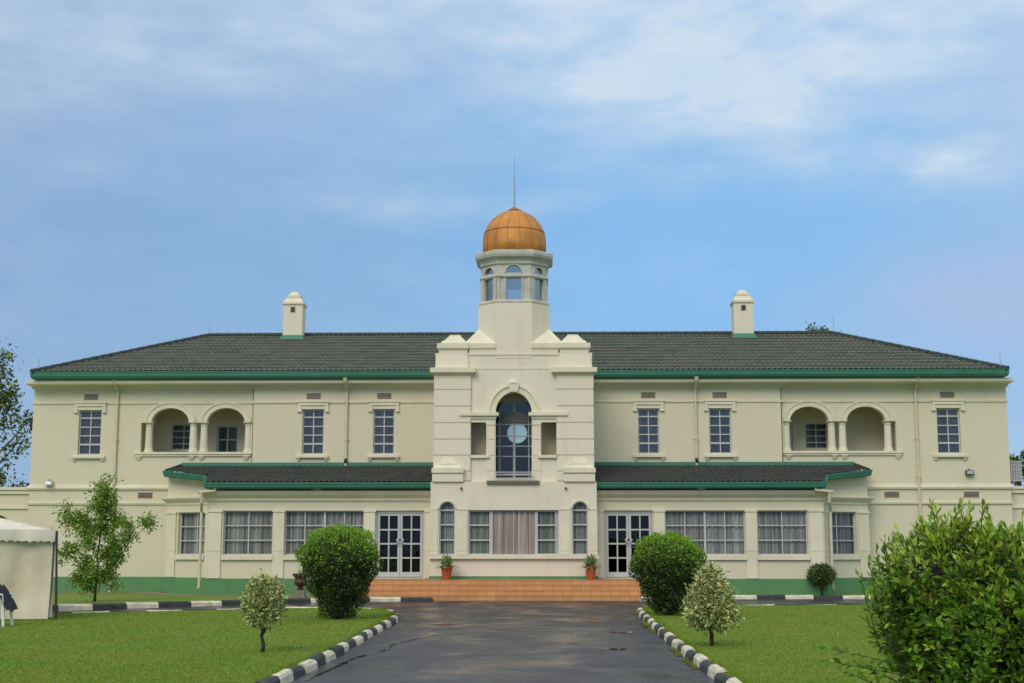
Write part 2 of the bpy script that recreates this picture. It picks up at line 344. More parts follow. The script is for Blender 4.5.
    def arch(s, F, mid, hw, zs, rise, th, d0, d1, m, K=28, thz=None):
        thz = thz or th
        prof = [((mid - r[0] * math.cos(math.pi * k / K)), zs + r[1] * math.sin(math.pi * k / K)) for r in ((hw, rise), (hw + th, rise + thz)) for k in range(K + 1)]
        n = K + 1; vs = [F(u, d, z) for d in (d0, d1) for u, z in prof]; fs = []
        for k in range(K):
            fs += [(k, k + 1, n + k + 1, n + k), (2 * n + k, 2 * n + k + 1, 3 * n + k + 1, 3 * n + k), (n + k, n + k + 1, 3 * n + k + 1, 3 * n + k), (k, k + 1, 2 * n + k + 1, 2 * n + k)]
        fs += [(0, n, 3 * n, 2 * n), (K, n + K, 3 * n + K, 2 * n + K)]
        s.add(vs, fs, m)
    def obj(s, name, parent=None, smooth=False, recalc=True, bevel=0):
        me = bpy.data.meshes.new(name); me.from_pydata(s.v, [], s.f)
        for k in s.mats: me.materials.append(MATS[k])
        me.polygons.foreach_set('material_index', s.m)
        if recalc:
            b = bmesh.new(); b.from_mesh(me); bmesh.ops.recalc_face_normals(b, faces=b.faces)
            if bevel:
                bmesh.ops.remove_doubles(b, verts=b.verts, dist=1e-5)
                bmesh.ops.bevel(b, geom=[e for e in b.edges if len(e.link_faces) == 2 and e.calc_face_angle(0) > .6], offset=bevel, segments=2, affect='EDGES')
            b.to_mesh(me); b.free()
        if smooth: me.shade_smooth() if hasattr(me, 'shade_smooth') else None
        o = bpy.data.objects.new(name, me); COL.objects.link(o)
        if parent is not None: o.parent = parent; o.matrix_parent_inverse = Matrix.Translation(-parent.location) if parent.location.length else Matrix()
        return o
def tag(o, label=None, cat=None, group=None, kind=None):
    for k, v in (('label', label), ('category', cat), ('group', group), ('kind', kind)):
        if v: o[k] = v
    return o
def empty(name, loc, label, cat, group=None):
    o = bpy.data.objects.new(name, None); COL.objects.link(o); o.location = loc; o.empty_display_size = .2
    return tag(o, label, cat, group)
def fill_sheet(name, pts, z, m, kind='structure', zl=None):
    b = MB()
    if zl is None: b.add([(*p, z) for p in pts], [tuple(range(len(pts)))], m)
    else: b.prism(pts, zl, z, m)
    o = b.obj(name); tag(o, kind=kind); return o
def smooth_path(P, step=.3, it=3):
    P = [Vector(p) for p in P]
    for _ in range(it):
        Q = [P[0]]
        for a, b in zip(P[:-1], P[1:]): Q += [a * .75 + b * .25, a * .25 + b * .75]
        P = Q + [P[-1]]
    return P
def resample(P, L):
    out = [P[0].copy()]; acc = 0
    for a, b in zip(P[:-1], P[1:]):
        d = (b - a).length; pos = 0
        while acc + d - pos >= L:
            pos += L - acc; acc = 0; out.append(a.lerp(b, pos / d))
        acc += d - pos
    return out

# ------------------------------------------------------------------ ground, drive, kerbs
fill_sheet('ground', [(-900, -900), (900, -900), (900, 900), (-900, 900)], -.03, 'lawn')
b = MB(); yz = [(-90, -.004), (-15, -.004), (-12, .004), (-5, .066), (-4, .068), (8, .068)]
b.add([(x, y, z) for y, z in yz for x in (-60, 60)], [(2 * i, 2 * i + 1, 2 * i + 3, 2 * i + 2) for i in range(5)], 'asphalt'); tag(b.obj('road', recalc=False), kind='structure')
KL = smooth_path([(-2.24, -70), (-2.24, -40), (-2.26, -33), (-2.33, -26.7), (-2.45, -20.5), (-2.52, -16.6), (-2.75, -14.3), (-3.3, -12.5), (-4.4, -11.75), (-6.0, -12.1), (-7.96, -13.3), (-9.67, -14.5), (-11.2, -15.4), (-20, -20.5), (-45, -35)], it=2)
KR = smooth_path([(3.2, -70), (3.2, -40), (3.2, -33), (3.19, -28), (3.23, -23.7), (3.31, -18.9), (3.36, -15.8), (3.42, -12.6), (3.75, -10.6), (4.6, -9.9), (7.15, -9.8), (9.9, -9.2), (14, -8.4), (45, -6)], it=2)
KFL = smooth_path([(-2.58, -5.78), (-4.45, -5.85), (-6.47, -7.0), (-8.65, -8.8), (-10.22, -10), (-11.3, -11.0), (-12.6, -12.0), (-20, -16.5), (-45, -31)], it=1)
KFR = smooth_path([(3.9, -5.75), (4.7, -5.6), (5.6, -4.2), (7.4, -3.65), (12.6, -3.5), (20, -3.3), (45, -3)], it=1)
LZ = .10
fill_sheet('lawn', [tuple(p) for p in KL] + [(-60, -35), (-60, -70)], LZ, 'lawn', zl=-.02)
fill_sheet('lawn', [tuple(p) for p in KR] + [(60, -5), (60, -70)], LZ, 'lawn', zl=-.02)
fill_sheet('verge', [tuple(p) for p in KFL] + [(-60, -31), (-60, 6), (-2.58, 6)], .165, 'lawn', zl=-.02)
fill_sheet('verge', [tuple(p) for p in KFR] + [(60, -3), (60, 6), (3.9, 6)], .165, 'lawn', zl=-.02)
b = MB(); b.sweep([(-30, -.4), (-12.9, -.4), (-12.9, -1.2), (-10.7, -3.55), (-5.2, -3.55)], [(-.45, .168), (.35, .168), (.35, .18), (-.45, .18)], 'soilpath')
tag(b.obj('path'), kind='structure')
def kerb(P, L=.93, start=0, w=.14, h=.135, side=0, skip=()):
    b = MB(); Q = resample(P, L)
    for i, (a, c) in enumerate(zip(Q[:-1], Q[1:])):
        if i in skip: continue
        F = Frame((a.x, a.y), (c.x, c.y)); l = F.len - .015
        hh = h + random.uniform(-.022, .012); of = random.uniform(-.026, .026)
        prof = [(-w / 2, -.02), (w / 2 + .015, -.02), (w / 2, hh - .05), (w / 2 - .035, hh - .008), (-w / 2 + .03, hh), (-w / 2, hh - .03)]
        if side < 0: prof = [(-o, z) for o, z in prof]
        tl = random.uniform(-.012, .012); vs = []
        for j, u in enumerate((.008, l * .5, l)):
            for o, z in prof: vs.append(F(u, o + of + random.uniform(-.006, .006), z + tl * (j - 1) + random.uniform(-.005, .005)))
        k = 6; fs = [(j * k + q, (j + 1) * k + q, (j + 1) * k + (q + 1) % k, j * k + (q + 1) % k) for j in range(2) for q in range(k)]
        fs += [tuple(range(k)), tuple(range(2 * k, 3 * k))[::-1]]
        b.add(vs, fs, 'kerbwhite' if (i + start) % 2 == 0 else 'kerbblack')
    return tag(b.obj('kerb'), kind='structure')
kerb(KL, side=1); kerb(KR, start=1, side=-1)
kerb(KFL, L=.97, start=1, side=-1, h=.19); kerb(KFR, start=0, side=1, h=.205)

# puddles and damp seams on the drive
def puddle(pts, z=.004):
    P = [Vector(p) for p in pts]; c = sum(P, Vector((0, 0))) / len(P); q = []
    for i in range(len(P)):
        a, d = P[i], P[(i + 1) % len(P)]
        for k in range(4):
            v = a.lerp(d, k / 4); q.append(c + (v - c) * random.uniform(.8, 1.12))
    fill_sheet('puddle', [tuple(v) for v in q], z, 'wet')
def rivulet(P, w0):
    P = resample(smooth_path(P), .12); L_, R_ = [], []
    for i, (a, c) in enumerate(zip(P[:-1], P[1:])):
        d = (c - a).normalized(); n = Vector((-d.y, d.x)); w = w0 * (.25 + abs(math.sin(i * .31) + .6 * math.sin(i * .83 + 1)) * .8) * random.uniform(.7, 1.2)
        L_.append(tuple(a + n * w)); R_.append(tuple(a - n * w * random.uniform(.5, 1.2)))
    b = MB(); n = len(L_); b.add([(*p, .004) for p in L_] + [(*p, .004) for p in R_], [(i, i + 1, n + i + 1, n + i) for i in range(n - 1)], 'wet'); tag(b.obj('puddle'), kind='structure')
rivulet([(-2.05, -32), (-1.95, -29.4), (-1.95, -28.2), (-1.75, -27.2), (-1.62, -26.2), (-1.72, -25.2), (-1.55, -24.3), (-1.30, -23.0), (-1.2, -21.5)], .026)
puddle([(-1.6, -18.2), (-1.1, -18.6), (-.9, -17.8), (-1.4, -17.3)])
puddle([(2.2, -21.4), (2.7, -21.6), (2.75, -21.1), (2.3, -20.9)])
puddle([(1.55, -17.1), (2.3, -17.3), (2.2, -16.8), (1.6, -16.8)])
puddle([(1.9, -26.3), (2.35, -26.4), (2.3, -25.9), (1.95, -25.9)])

# ------------------------------------------------------------------ the palace
CX = -.08
PAL = empty('palace', (0, 0, 0), 'long two-storey cream building with green plinth, tiled hip roof and central copper-domed tower', 'building')
def mpath(P, s): return [(x * s, y) for x, y in (P if s > 0 else P[::-1])]
def MF(y, s=1): return Frame((0, y))
def mh(s, a, b): return (a, b) if s > 0 else (-b, -a)        # mirrored interval
UPW = [(4.36, 5.12), (6.90, 7.68)]
ZW0, ZW1 = 5.04, 6.65
VERA = [(2.68, -3.0), (10.28, -3.0), (10.34, -1.65), (12.28, -.62), (12.28, 0)]
VF, VE = VERA[:3], VERA[2:]

def window(F, a, b, z0, z1, cols, rows, rise=0, bars=.045, frame=.06, dep=.12, curtain=None, cd_=.12, mats=('white', 'glassdark'), name='window', cname='curtain', sill=None, thick=None):
    """frame and glazing bars, with pane and curtain as sub-parts; cols and rows are fractions; a bar listed in thick is wider"""
    w = MB(); fm, gm = mats
    w.box(F, a, a + frame, -dep - .05, -dep, z0, z1, fm); w.box(F, b - frame, b, -dep - .05, -dep, z0, z1, fm)
    w.box(F, a + frame, b - frame, -dep - .05, -dep, z0, z0 + frame, fm); w.box(F, a + frame, b - frame, -dep - .05, -dep, z1 - frame, z1, fm)
    for c in cols:
        k = 1.0
        if isinstance(c, tuple): c, k = c
        u = a + (b - a) * c; w.box(F, u - bars * k / 2, u + bars * k / 2, -dep - .04, -dep + .006, z0 + frame, z1 - frame, fm)
    for r in rows:
        k = 1.0
        if isinstance(r, tuple): r, k = r
        z = z0 + (z1 - z0) * r; w.box(F, a + frame, b - frame, -dep - .037, -dep + .003, z - bars * k / 2, z + bars * k / 2, fm)
    if rise: w.arch(F, (a + b) / 2, (b - a) / 2 - frame, z1, rise - frame, frame, -dep - .05, -dep, fm)
    o = w.obj(name, PAL)
    g = MB(); K = 16; mid = (a + b) / 2; hw = (b - a) / 2
    loop = [F(a, -dep - .02, z0), F(b, -dep - .02, z0)] + ([F(mid + hw * math.cos(math.pi * k / K), -dep - .02, z1 + rise * math.sin(math.pi * k / K)) for k in range(K + 1)] if rise else [F(b, -dep - .02, z1), F(a, -dep - .02, z1)])
    g.add(loop, [tuple(range(len(loop)))], gm); g.obj('pane', o, recalc=False)
    if curtain:
        c = MB(); n = int((b - a) / .02); vs = []; ph = random.uniform(0, 9)
        z2 = z1 + rise
        for i in range(n + 1):
            u = a - .03 + (b - a + .06) * i / n
            d = -dep - cd_ + .03 * math.sin(u * 42 + ph + 1.5 * math.sin(u * 9)) + .012 * math.sin(u * 97)
            vs += [F(u, d, z0 - .03), F(u, d * 1.0, z2 + .02)]
        c.add(vs, [(2 * i, 2 * i + 2, 2 * i + 3, 2 * i + 1) for i in range(n)], curtain); c.obj(cname, o, smooth=True)
    if sill: c = MB(); c.box(F, a - sill[0], b + sill[0], -.01, sill[1], z0 - .16, z0 - .015, 'creamtrim'); c.obj('sill', o)
    return o

# main walls
wl = MB()
for s in (1, -1):
    hi = [(*mh(s, *u), ZW0, ZW1, 0) for u in UPW]
    wl.wall(G0, *mh(s, 2.6, 9.48), 0, 7.6, hi, .22, 'cream')
    F2 = FY(.12); wl.box(F2, *mh(s, 9.46, 9.48), -.0, .12, 3.8, 7.6, 'cream')
    wo = [(*mh(s, 15.0, 15.82), ZW0, ZW1, 0), (*mh(s, 9.56, 13.54), 5.07, 6.19, 0, True),
          (*mh(s, 9.78, 11.15), 6.19, 6.19, .53), (*mh(s, 11.80, 13.17), 6.19, 6.19, .53)]
    wl.wall(F2, *mh(s, 9.48, 17.5), 0, 7.6, wo, .28, 'cream')
    for a, c in ((9.56, 9.78), (11.15, 11.80), (13.17, 13.54)):      # soffits over the columns
        a, c = mh(s, a, c); wl.add([F2(a, 0, 6.19), F2(c, 0, 6.19), F2(c, -.28, 6.19), F2(a, -.28, 6.19)], [(0, 1, 2, 3)], 'cream')
    # side walls and loggia box
    wl.add([(17.5 * s, .12, 0), (17.5 * s, 10, 0), (17.5 * s, 10, 7.6), (17.5 * s, .12, 7.6)], [(0, 1, 2, 3)], 'cream')
wl.add([(-17.5, 10, 0), (17.5, 10, 0), (17.5, 10, 7.6), (-17.5, 10, 7.6)], [(0, 1, 2, 3)], 'cream')
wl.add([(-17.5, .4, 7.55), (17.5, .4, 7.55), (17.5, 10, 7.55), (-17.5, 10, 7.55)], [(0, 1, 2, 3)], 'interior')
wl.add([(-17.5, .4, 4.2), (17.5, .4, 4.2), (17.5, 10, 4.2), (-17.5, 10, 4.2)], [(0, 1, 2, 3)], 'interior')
WALL = wl.obj('wall', PAL, recalc=False)
# mouldings on the main wall
tr = MB()
ringP = [(-17.5, .12), (-9.48, .12), (-9.48, 0), (9.48, 0), (9.48, .12), (17.5, .12), (17.5, 10), (-17.5, 10)]
def RP(out=0): return ringP
tr.sweep(ringP, [(-.02, 7.40), (.05, 7.42), (.08, 7.50), (.13, 7.53), (.14, 7.66), (-.02, 7.664)], 'creamtrim', closed=True)
tr.sweep([(-17.6, 0), (17.6, 0)], [(-.16, 7.525), (.40, 7.525), (.45, 7.56), (.46, 7.668), (-.16, 7.668)], 'creamtrim')
tr.sweep(ringP, [(-.02, 6.87), (.035, 6.87), (.045, 6.93), (.012, 6.945), (-.02, 6.945)], 'creamtrim', closed=True)
low = [(17.5, .12), (17.5, 10), (-17.5, 10), (-17.5, .12)]
for s in (1, -1):
    pth = mpath([(12.28, .12), (17.5, .12), (17.5, 9.9)], s)
    tr.sweep(pth, [(-.02, 3.77), (.07, 3.79), (.09, 3.86), (.04, 3.90), (.03, 3.96), (-.02, 3.97)], 'creamtrim')
    tr.sweep(pth, [(-.02, 3.24), (.05, 3.25), (.07, 3.32), (-.02, 3.35)], 'creamtrim')
tr.obj('moulding', WALL)
for s in (1, -1):
    pl = MB()
    pl.sweep(mpath([(12.28, .12), (17.5, .12), (17.5, 9.9)], s), [(-.02, 0), (.03, 0), (.03, .70), (-.02, .71)], 'greenplinth')
    pl.sweep(mpath(VERA, s), [(-.02, 0), (.035, 0), (.035, .70), (-.02, .71)], 'greenplinth')
    pl.obj('plinth', WALL)

# upper windows with hood, sill and louvred vent
def upper_window(F, a, b):
    o = window(F, a, b, ZW0, ZW1, [.5], [(.235, 1.7), .43, .625, (.83, 1.3)], curtain='lacedark', dep=.11, bars=.036, frame=.045, mats=('white', 'glassup'))
    h = MB()
    h.box(F, a - .16, b + .16, -.01, .07, ZW1 + .14, ZW1 + .25, 'creamtrim'); h.box(F, a - .19, b + .19, -.01, .10, ZW1 + .25, ZW1 + .29, 'creamtrim')
    for u0, u1 in ((a - .16, a - .05), (b + .05, b + .16)):
        h.box(F, u0, u1, -.01, .065, ZW1 - .06, ZW1 + .14, 'creamtrim'); h.box(F, u0 - .02, u1 + .02, -.01, .085, ZW1 - .09, ZW1 - .05, 'creamtrim')
    h.box(F, a - .05, b + .05, -.01, .03, ZW1 + .01, ZW1 + .14, 'creamtrim')
    h.obj('window_hood', o)
    q = MB(); q.box(F, a - .19, b + .19, -.01, .12, ZW0 - .13, ZW0 - .05, 'creamtrim'); q.box(F, a - .06, b + .06, -.01, .05, ZW0 - .05, ZW0 - .003, 'creamtrim')
    for u0, u1 in ((a - .17, a - .04), (b + .04, b + .17)): q.taper(F, (u0 + .02, u1 - .02, -.01, .05, ZW0 - .24), (u0, u1, -.01, .10, ZW0 - .13), 'creamtrim')
    q.obj('sill', o)
def vent(F, mid, z0, z1, hw=.25, m='louvregrey'):
    v = MB(); v.box(F, mid - hw, mid + hw, -.01, .012, z0, z1, m)
    v.box(F, mid - hw - .02, mid + hw + .02, -.01, .022, z1, z1 + .02, 'creamtrim')
    k = int((z1 - z0) / .045)
    for i in range(k): z = z0 + (z1 - z0) * (i + .3) / k; v.taper(F, (mid - hw + .01, mid + hw - .01, .011, .034, z), (mid - hw + .01, mid + hw - .01, .011, .014, z + .022), m)
    v.obj('air_vent', PAL)
for s in (1, -1):
    for a, c in UPW: upper_window(G0, *mh(s, a, c)); vent(G0, s * (a + c) / 2 + .0, 7.03, 7.24)
    upper_window(FY(.12), *mh(s, 15.0, 15.82)); vent(FY(.12), s * 15.41, 7.03, 7.24)
    vent(FY(.12), s * 13.3, 3.49, 3.69, .26, 'louvre')
    if s > 0: vent(FY(.12), s * 16.1, 3.49, 3.69, .26, 'louvre')

# loggias
for s in (1, -1):
    F2 = FY(.12); lg = MB()
    a, c = mh(s, 9.52, 13.60)
    FB = FY(1.75)
    if s < 0: holes = [(-12.86, -12.05, 5.33, 6.28, 0), (-11.18, -10.37, 4.9, 6.24, 0)]
    else: holes = [(10.62, 11.42, 5.33, 6.28, 0), (9.62, 10.16, 4.9, 6.28, 0)]
    lg.wall(FB, a, c, 4.5, 7.3, holes, .12, 'cream')
    for x in (a, c): lg.add([(x, .4, 4.5), (x, 1.75, 4.5), (x, 1.75, 7.3), (x, .4, 7.3)], [(0, 1, 2, 3)], 'cream')
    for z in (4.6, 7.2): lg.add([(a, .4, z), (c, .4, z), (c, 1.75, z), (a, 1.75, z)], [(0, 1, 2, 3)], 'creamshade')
    lg.obj('loggia_wall', PAL, recalc=False)
    if s < 0:
        window(FB, -12.86, -12.05, 5.33, 6.28, [.55], [.24, .49, .74], dep=.05, mats=('white', 'glass'), curtain='lacedark', bars=.035, frame=.04)
        window(FB, -11.18, -10.37, 4.9, 6.24, [(.5, 1.3)], [.22, .6], dep=.05, frame=.07, mats=('white', 'glass'), curtain='lacedark', name='balcony_door')
    else:
        window(FB, 10.62, 11.42, 5.33, 6.28, [.5], [.24, .49, .74], dep=.05, mats=('white', 'glass'), curtain='lacedark', bars=.035, frame=.04)
        window(FB, 9.62, 10.16, 4.9, 6.28, [], [.4, .7], dep=.05, frame=.09, mats=('white', 'glassdark'), name='balcony_door')
    ar = MB()
    for mid in (10.465, 12.485):
        ar.arch(F2, s * mid, .685, 6.19, .53, .23, -.01, .05, 'creamtrim', thz=.20)
        ar.arch(F2, s * mid, .865, 6.19, .69, .05, .05, .08, 'creamtrim', thz=.05)
    ar.obj('arch_moulding', PAL)
    for x in (9.67, 11.28, 11.67, 13.28):
        cl_ = MB(); prof = [(.175, 0), (.175, .06), (.155, .075), (.155, .10), (.138, .13), (.132, .5), (.122, .93), (.14, .945), (.14, .98), (.122, .99), (.122, 1.0), (.165, 1.03), (.165, 1.06)]
        cl_.lathe((s * x, .12 + .15, 5.13), prof, 'creamtrim', 20); cl_.box(F2, s * x - .165, s * x + .165, -.3, .02, 6.19, 6.22, 'creamtrim')
        cl_.obj('column', PAL, smooth=False)
    sl = MB(); a, c = mh(s, 9.49, 13.74)
    sl.box(F2, a, c, -.28, .10, 5.05, 5.13, 'creamtrim'); sl.box(F2, a + .03, c - .03, -.01, .06, 4.98, 5.05, 'creamtrim')
    for x in (9.7, 11.32, 11.68, 13.58): sl.taper(F2, (s * x - .06, s * x + .06, -.01, .03, 4.84), (s * x - .1, s * x + .1, -.01, .10, 4.98), 'creamtrim')
    sl.obj('loggia_sill', PAL)

# tiled roofs
def tiles(mb, poly, zf, down, m, pitch=.19, course=.47, amp=.022, step=.05, top=None):
    d = Vector(down).normalized(); c = Vector((-d.y, d.x)); P = [Vector(p) for p in poly]
    ds = [p.dot(d) for p in P]; cs = [p.dot(c) for p in P]; d0, d1, c0, c1 = min(ds), max(ds), min(cs) - .1, max(cs) + .1
    nu = int((c1 - c0) / (pitch / 5)); nr = max(1, round((d1 - d0) / course)); vs = []; fs = []; bm = bmesh.new()
    for r in range(nr):
        a, e = d0 + (d1 - d0) * r / nr - (.02 if r == 0 else 0), d0 + (d1 - d0) * (r + 1) / nr + (.02 if r == nr - 1 else 0)
        off = (r % 2) * pitch / 2 * 0
        for t_, lift in ((a, 0.0), (e, step), (e, 0.0)):
            row = []
            for i in range(nu + 1):
                u = c0 + (c1 - c0) * i / nu; q = d * t_ + c * u
                ph = ((u + off) / pitch) % 1
                w = amp * (math.sin(math.pi * ph / .62) if ph < .62 else -.55 * math.sin(math.pi * (ph - .62) / .38))
                jit = .004 * math.sin(math.floor((u + off) / pitch) * 12.9898 + r * 78.2)
                row.append(bm.verts.new((q.x, q.y, zf(q.x, q.y) + w + lift + jit)))
            vs.append(row)
    for k in range(len(vs) - 1):
        for i in range(nu): bm.faces.new((vs[k][i], vs[k][i + 1], vs[k + 1][i + 1], vs[k + 1][i]))
    n = len(P); cen = sum(P, Vector((0, 0))) / n
    for i in range(n):
        a, e = P[i], P[(i + 1) % n]; no = Vector((e.y - a.y, a.x - e.x)).normalized()
        if (cen - a).dot(no) > 0: no = -no
        bmesh.ops.bisect_plane(bm, geom=bm.verts[:] + bm.edges[:] + bm.faces[:], dist=1e-5, plane_co=(a.x, a.y, 0), plane_no=(no.x, no.y, 0), clear_outer=True)
    bm.verts.index_update(); bm.faces.ensure_lookup_table()
    mb.add([v.co[:] for v in bm.verts], [[v.index for v in f.verts] for f in bm.faces], m); bm.free()
EX, EY0, EY1, RX, RY, EZ, RZ = 17.38, -.62, 10.62, 12.36, 5.0, 7.95, 10.11
rf = MB(); sl_ = (RZ - EZ) / (RY - EY0); sx_ = (RZ - EZ) / (EX - RX)
tiles(rf, [(-EX, EY0), (EX, EY0), (RX, RY), (-RX, RY)], lambda x, y: EZ + (y - EY0) * sl_, (0, -1), 'tiles')
tiles(rf, [(-EX, EY1), (EX, EY1), (RX, RY), (-RX, RY)], lambda x, y: EZ + (EY1 - y) * sl_, (0, 1), 'tiles', pitch=.6)
for s in (1, -1): tiles(rf, [(s * EX, EY0), (s * EX, EY1), (s * RX, RY)], lambda x, y: EZ + (EX - abs(x)) * sx_, (s, 0), 'tiles')
ROOF = rf.obj('roof', PAL, recalc=False)
rc = MB()
def cap_line(mb, p0, p1, r=.10, m='ridgecap'):
    p0, p1 = Vector(p0), Vector(p1); n = max(2, int((p1 - p0).length / .4))
    for i in range(n):
        a, e = p0.lerp(p1, i / n), p0.lerp(p1, (i + 1.06) / n); mb.tube([a, e], [r * .92, r * 1.05], m, 8)
cap_line(rc, (-RX, RY, RZ + .02), (RX, RY, RZ + .02))
for s in (1, -1):
    for y in (EY0, EY1): cap_line(rc, (s * RX, RY, RZ + .02), (s * (EX - .03), y, EZ + .02))
rc.obj('ridge_cap', ROOF)
gp = [(-17.25, -.5), (17.25, -.5), (17.25, 10.5), (-17.25, 10.5)]
g = MB(); g.sweep(gp, [(-.05, 7.70), (.05, 7.69), (.11, 7.73), (.145, 7.80), (.15, 7.92), (.165, 7.93), (.165, 7.97), (.13, 7.97), (.12, 7.90), (-.05, 7.90)], 'greengutter', closed=True); g.obj('gutter', ROOF, smooth=False)
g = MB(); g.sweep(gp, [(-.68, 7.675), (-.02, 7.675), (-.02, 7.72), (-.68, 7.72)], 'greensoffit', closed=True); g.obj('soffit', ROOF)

# chimneys
for s, cx in ((1, 8.84), (-1, -8.92)):
    F = FY(4.75); c = MB()
    c.box(F, cx - .38, cx + .38, -.38, .38, 9.6, 11.24, 'creamtower')
    c.taper(F, (cx - .38, cx + .38, -.38, .38, 11.22), (cx - .43, cx + .43, -.43, .43, 11.28), 'creamtrim')
    c.box(F, cx - .43, cx + .43, -.43, .43, 11.28, 11.36, 'creamtrim')
    c.taper(F, (cx - .39, cx + .39, -.39, .39, 11.36), (cx - .29, cx + .29, -.29, .29, 11.54), 'creamtrim')
    c.box(F, cx - .26, cx + .26, -.26, .26, 11.56, 11.66, 'creamtrim')
    c.taper(F, (cx - .22, cx + .22, -.22, .22, 11.66), (cx - .10, cx + .10, -.10, .10, 11.82), 'creamtrim')
    o = c.obj('chimney', ROOF)
    v = MB(); v.box(F, cx - .08, cx + .08, .381, .40, 10.96, 11.16, 'darkmetal')
    for u in (cx - .1, cx + .08): v.box(F, u, u + .02, .38, .41, 10.94, 11.18, 'creamshade')
    v.obj('flue_vent', PAL)
    v = MB(); v.taper(F, (cx - .48, cx + .48, -.2, .56, EZ + (4.75 - .56 - EY0) * sl_ + .04), (cx - .40, cx + .40, -.2, .40, EZ + (4.75 - .38 - EY0) * sl_ + .17), 'greenflash'); v.obj('flashing', PAL)

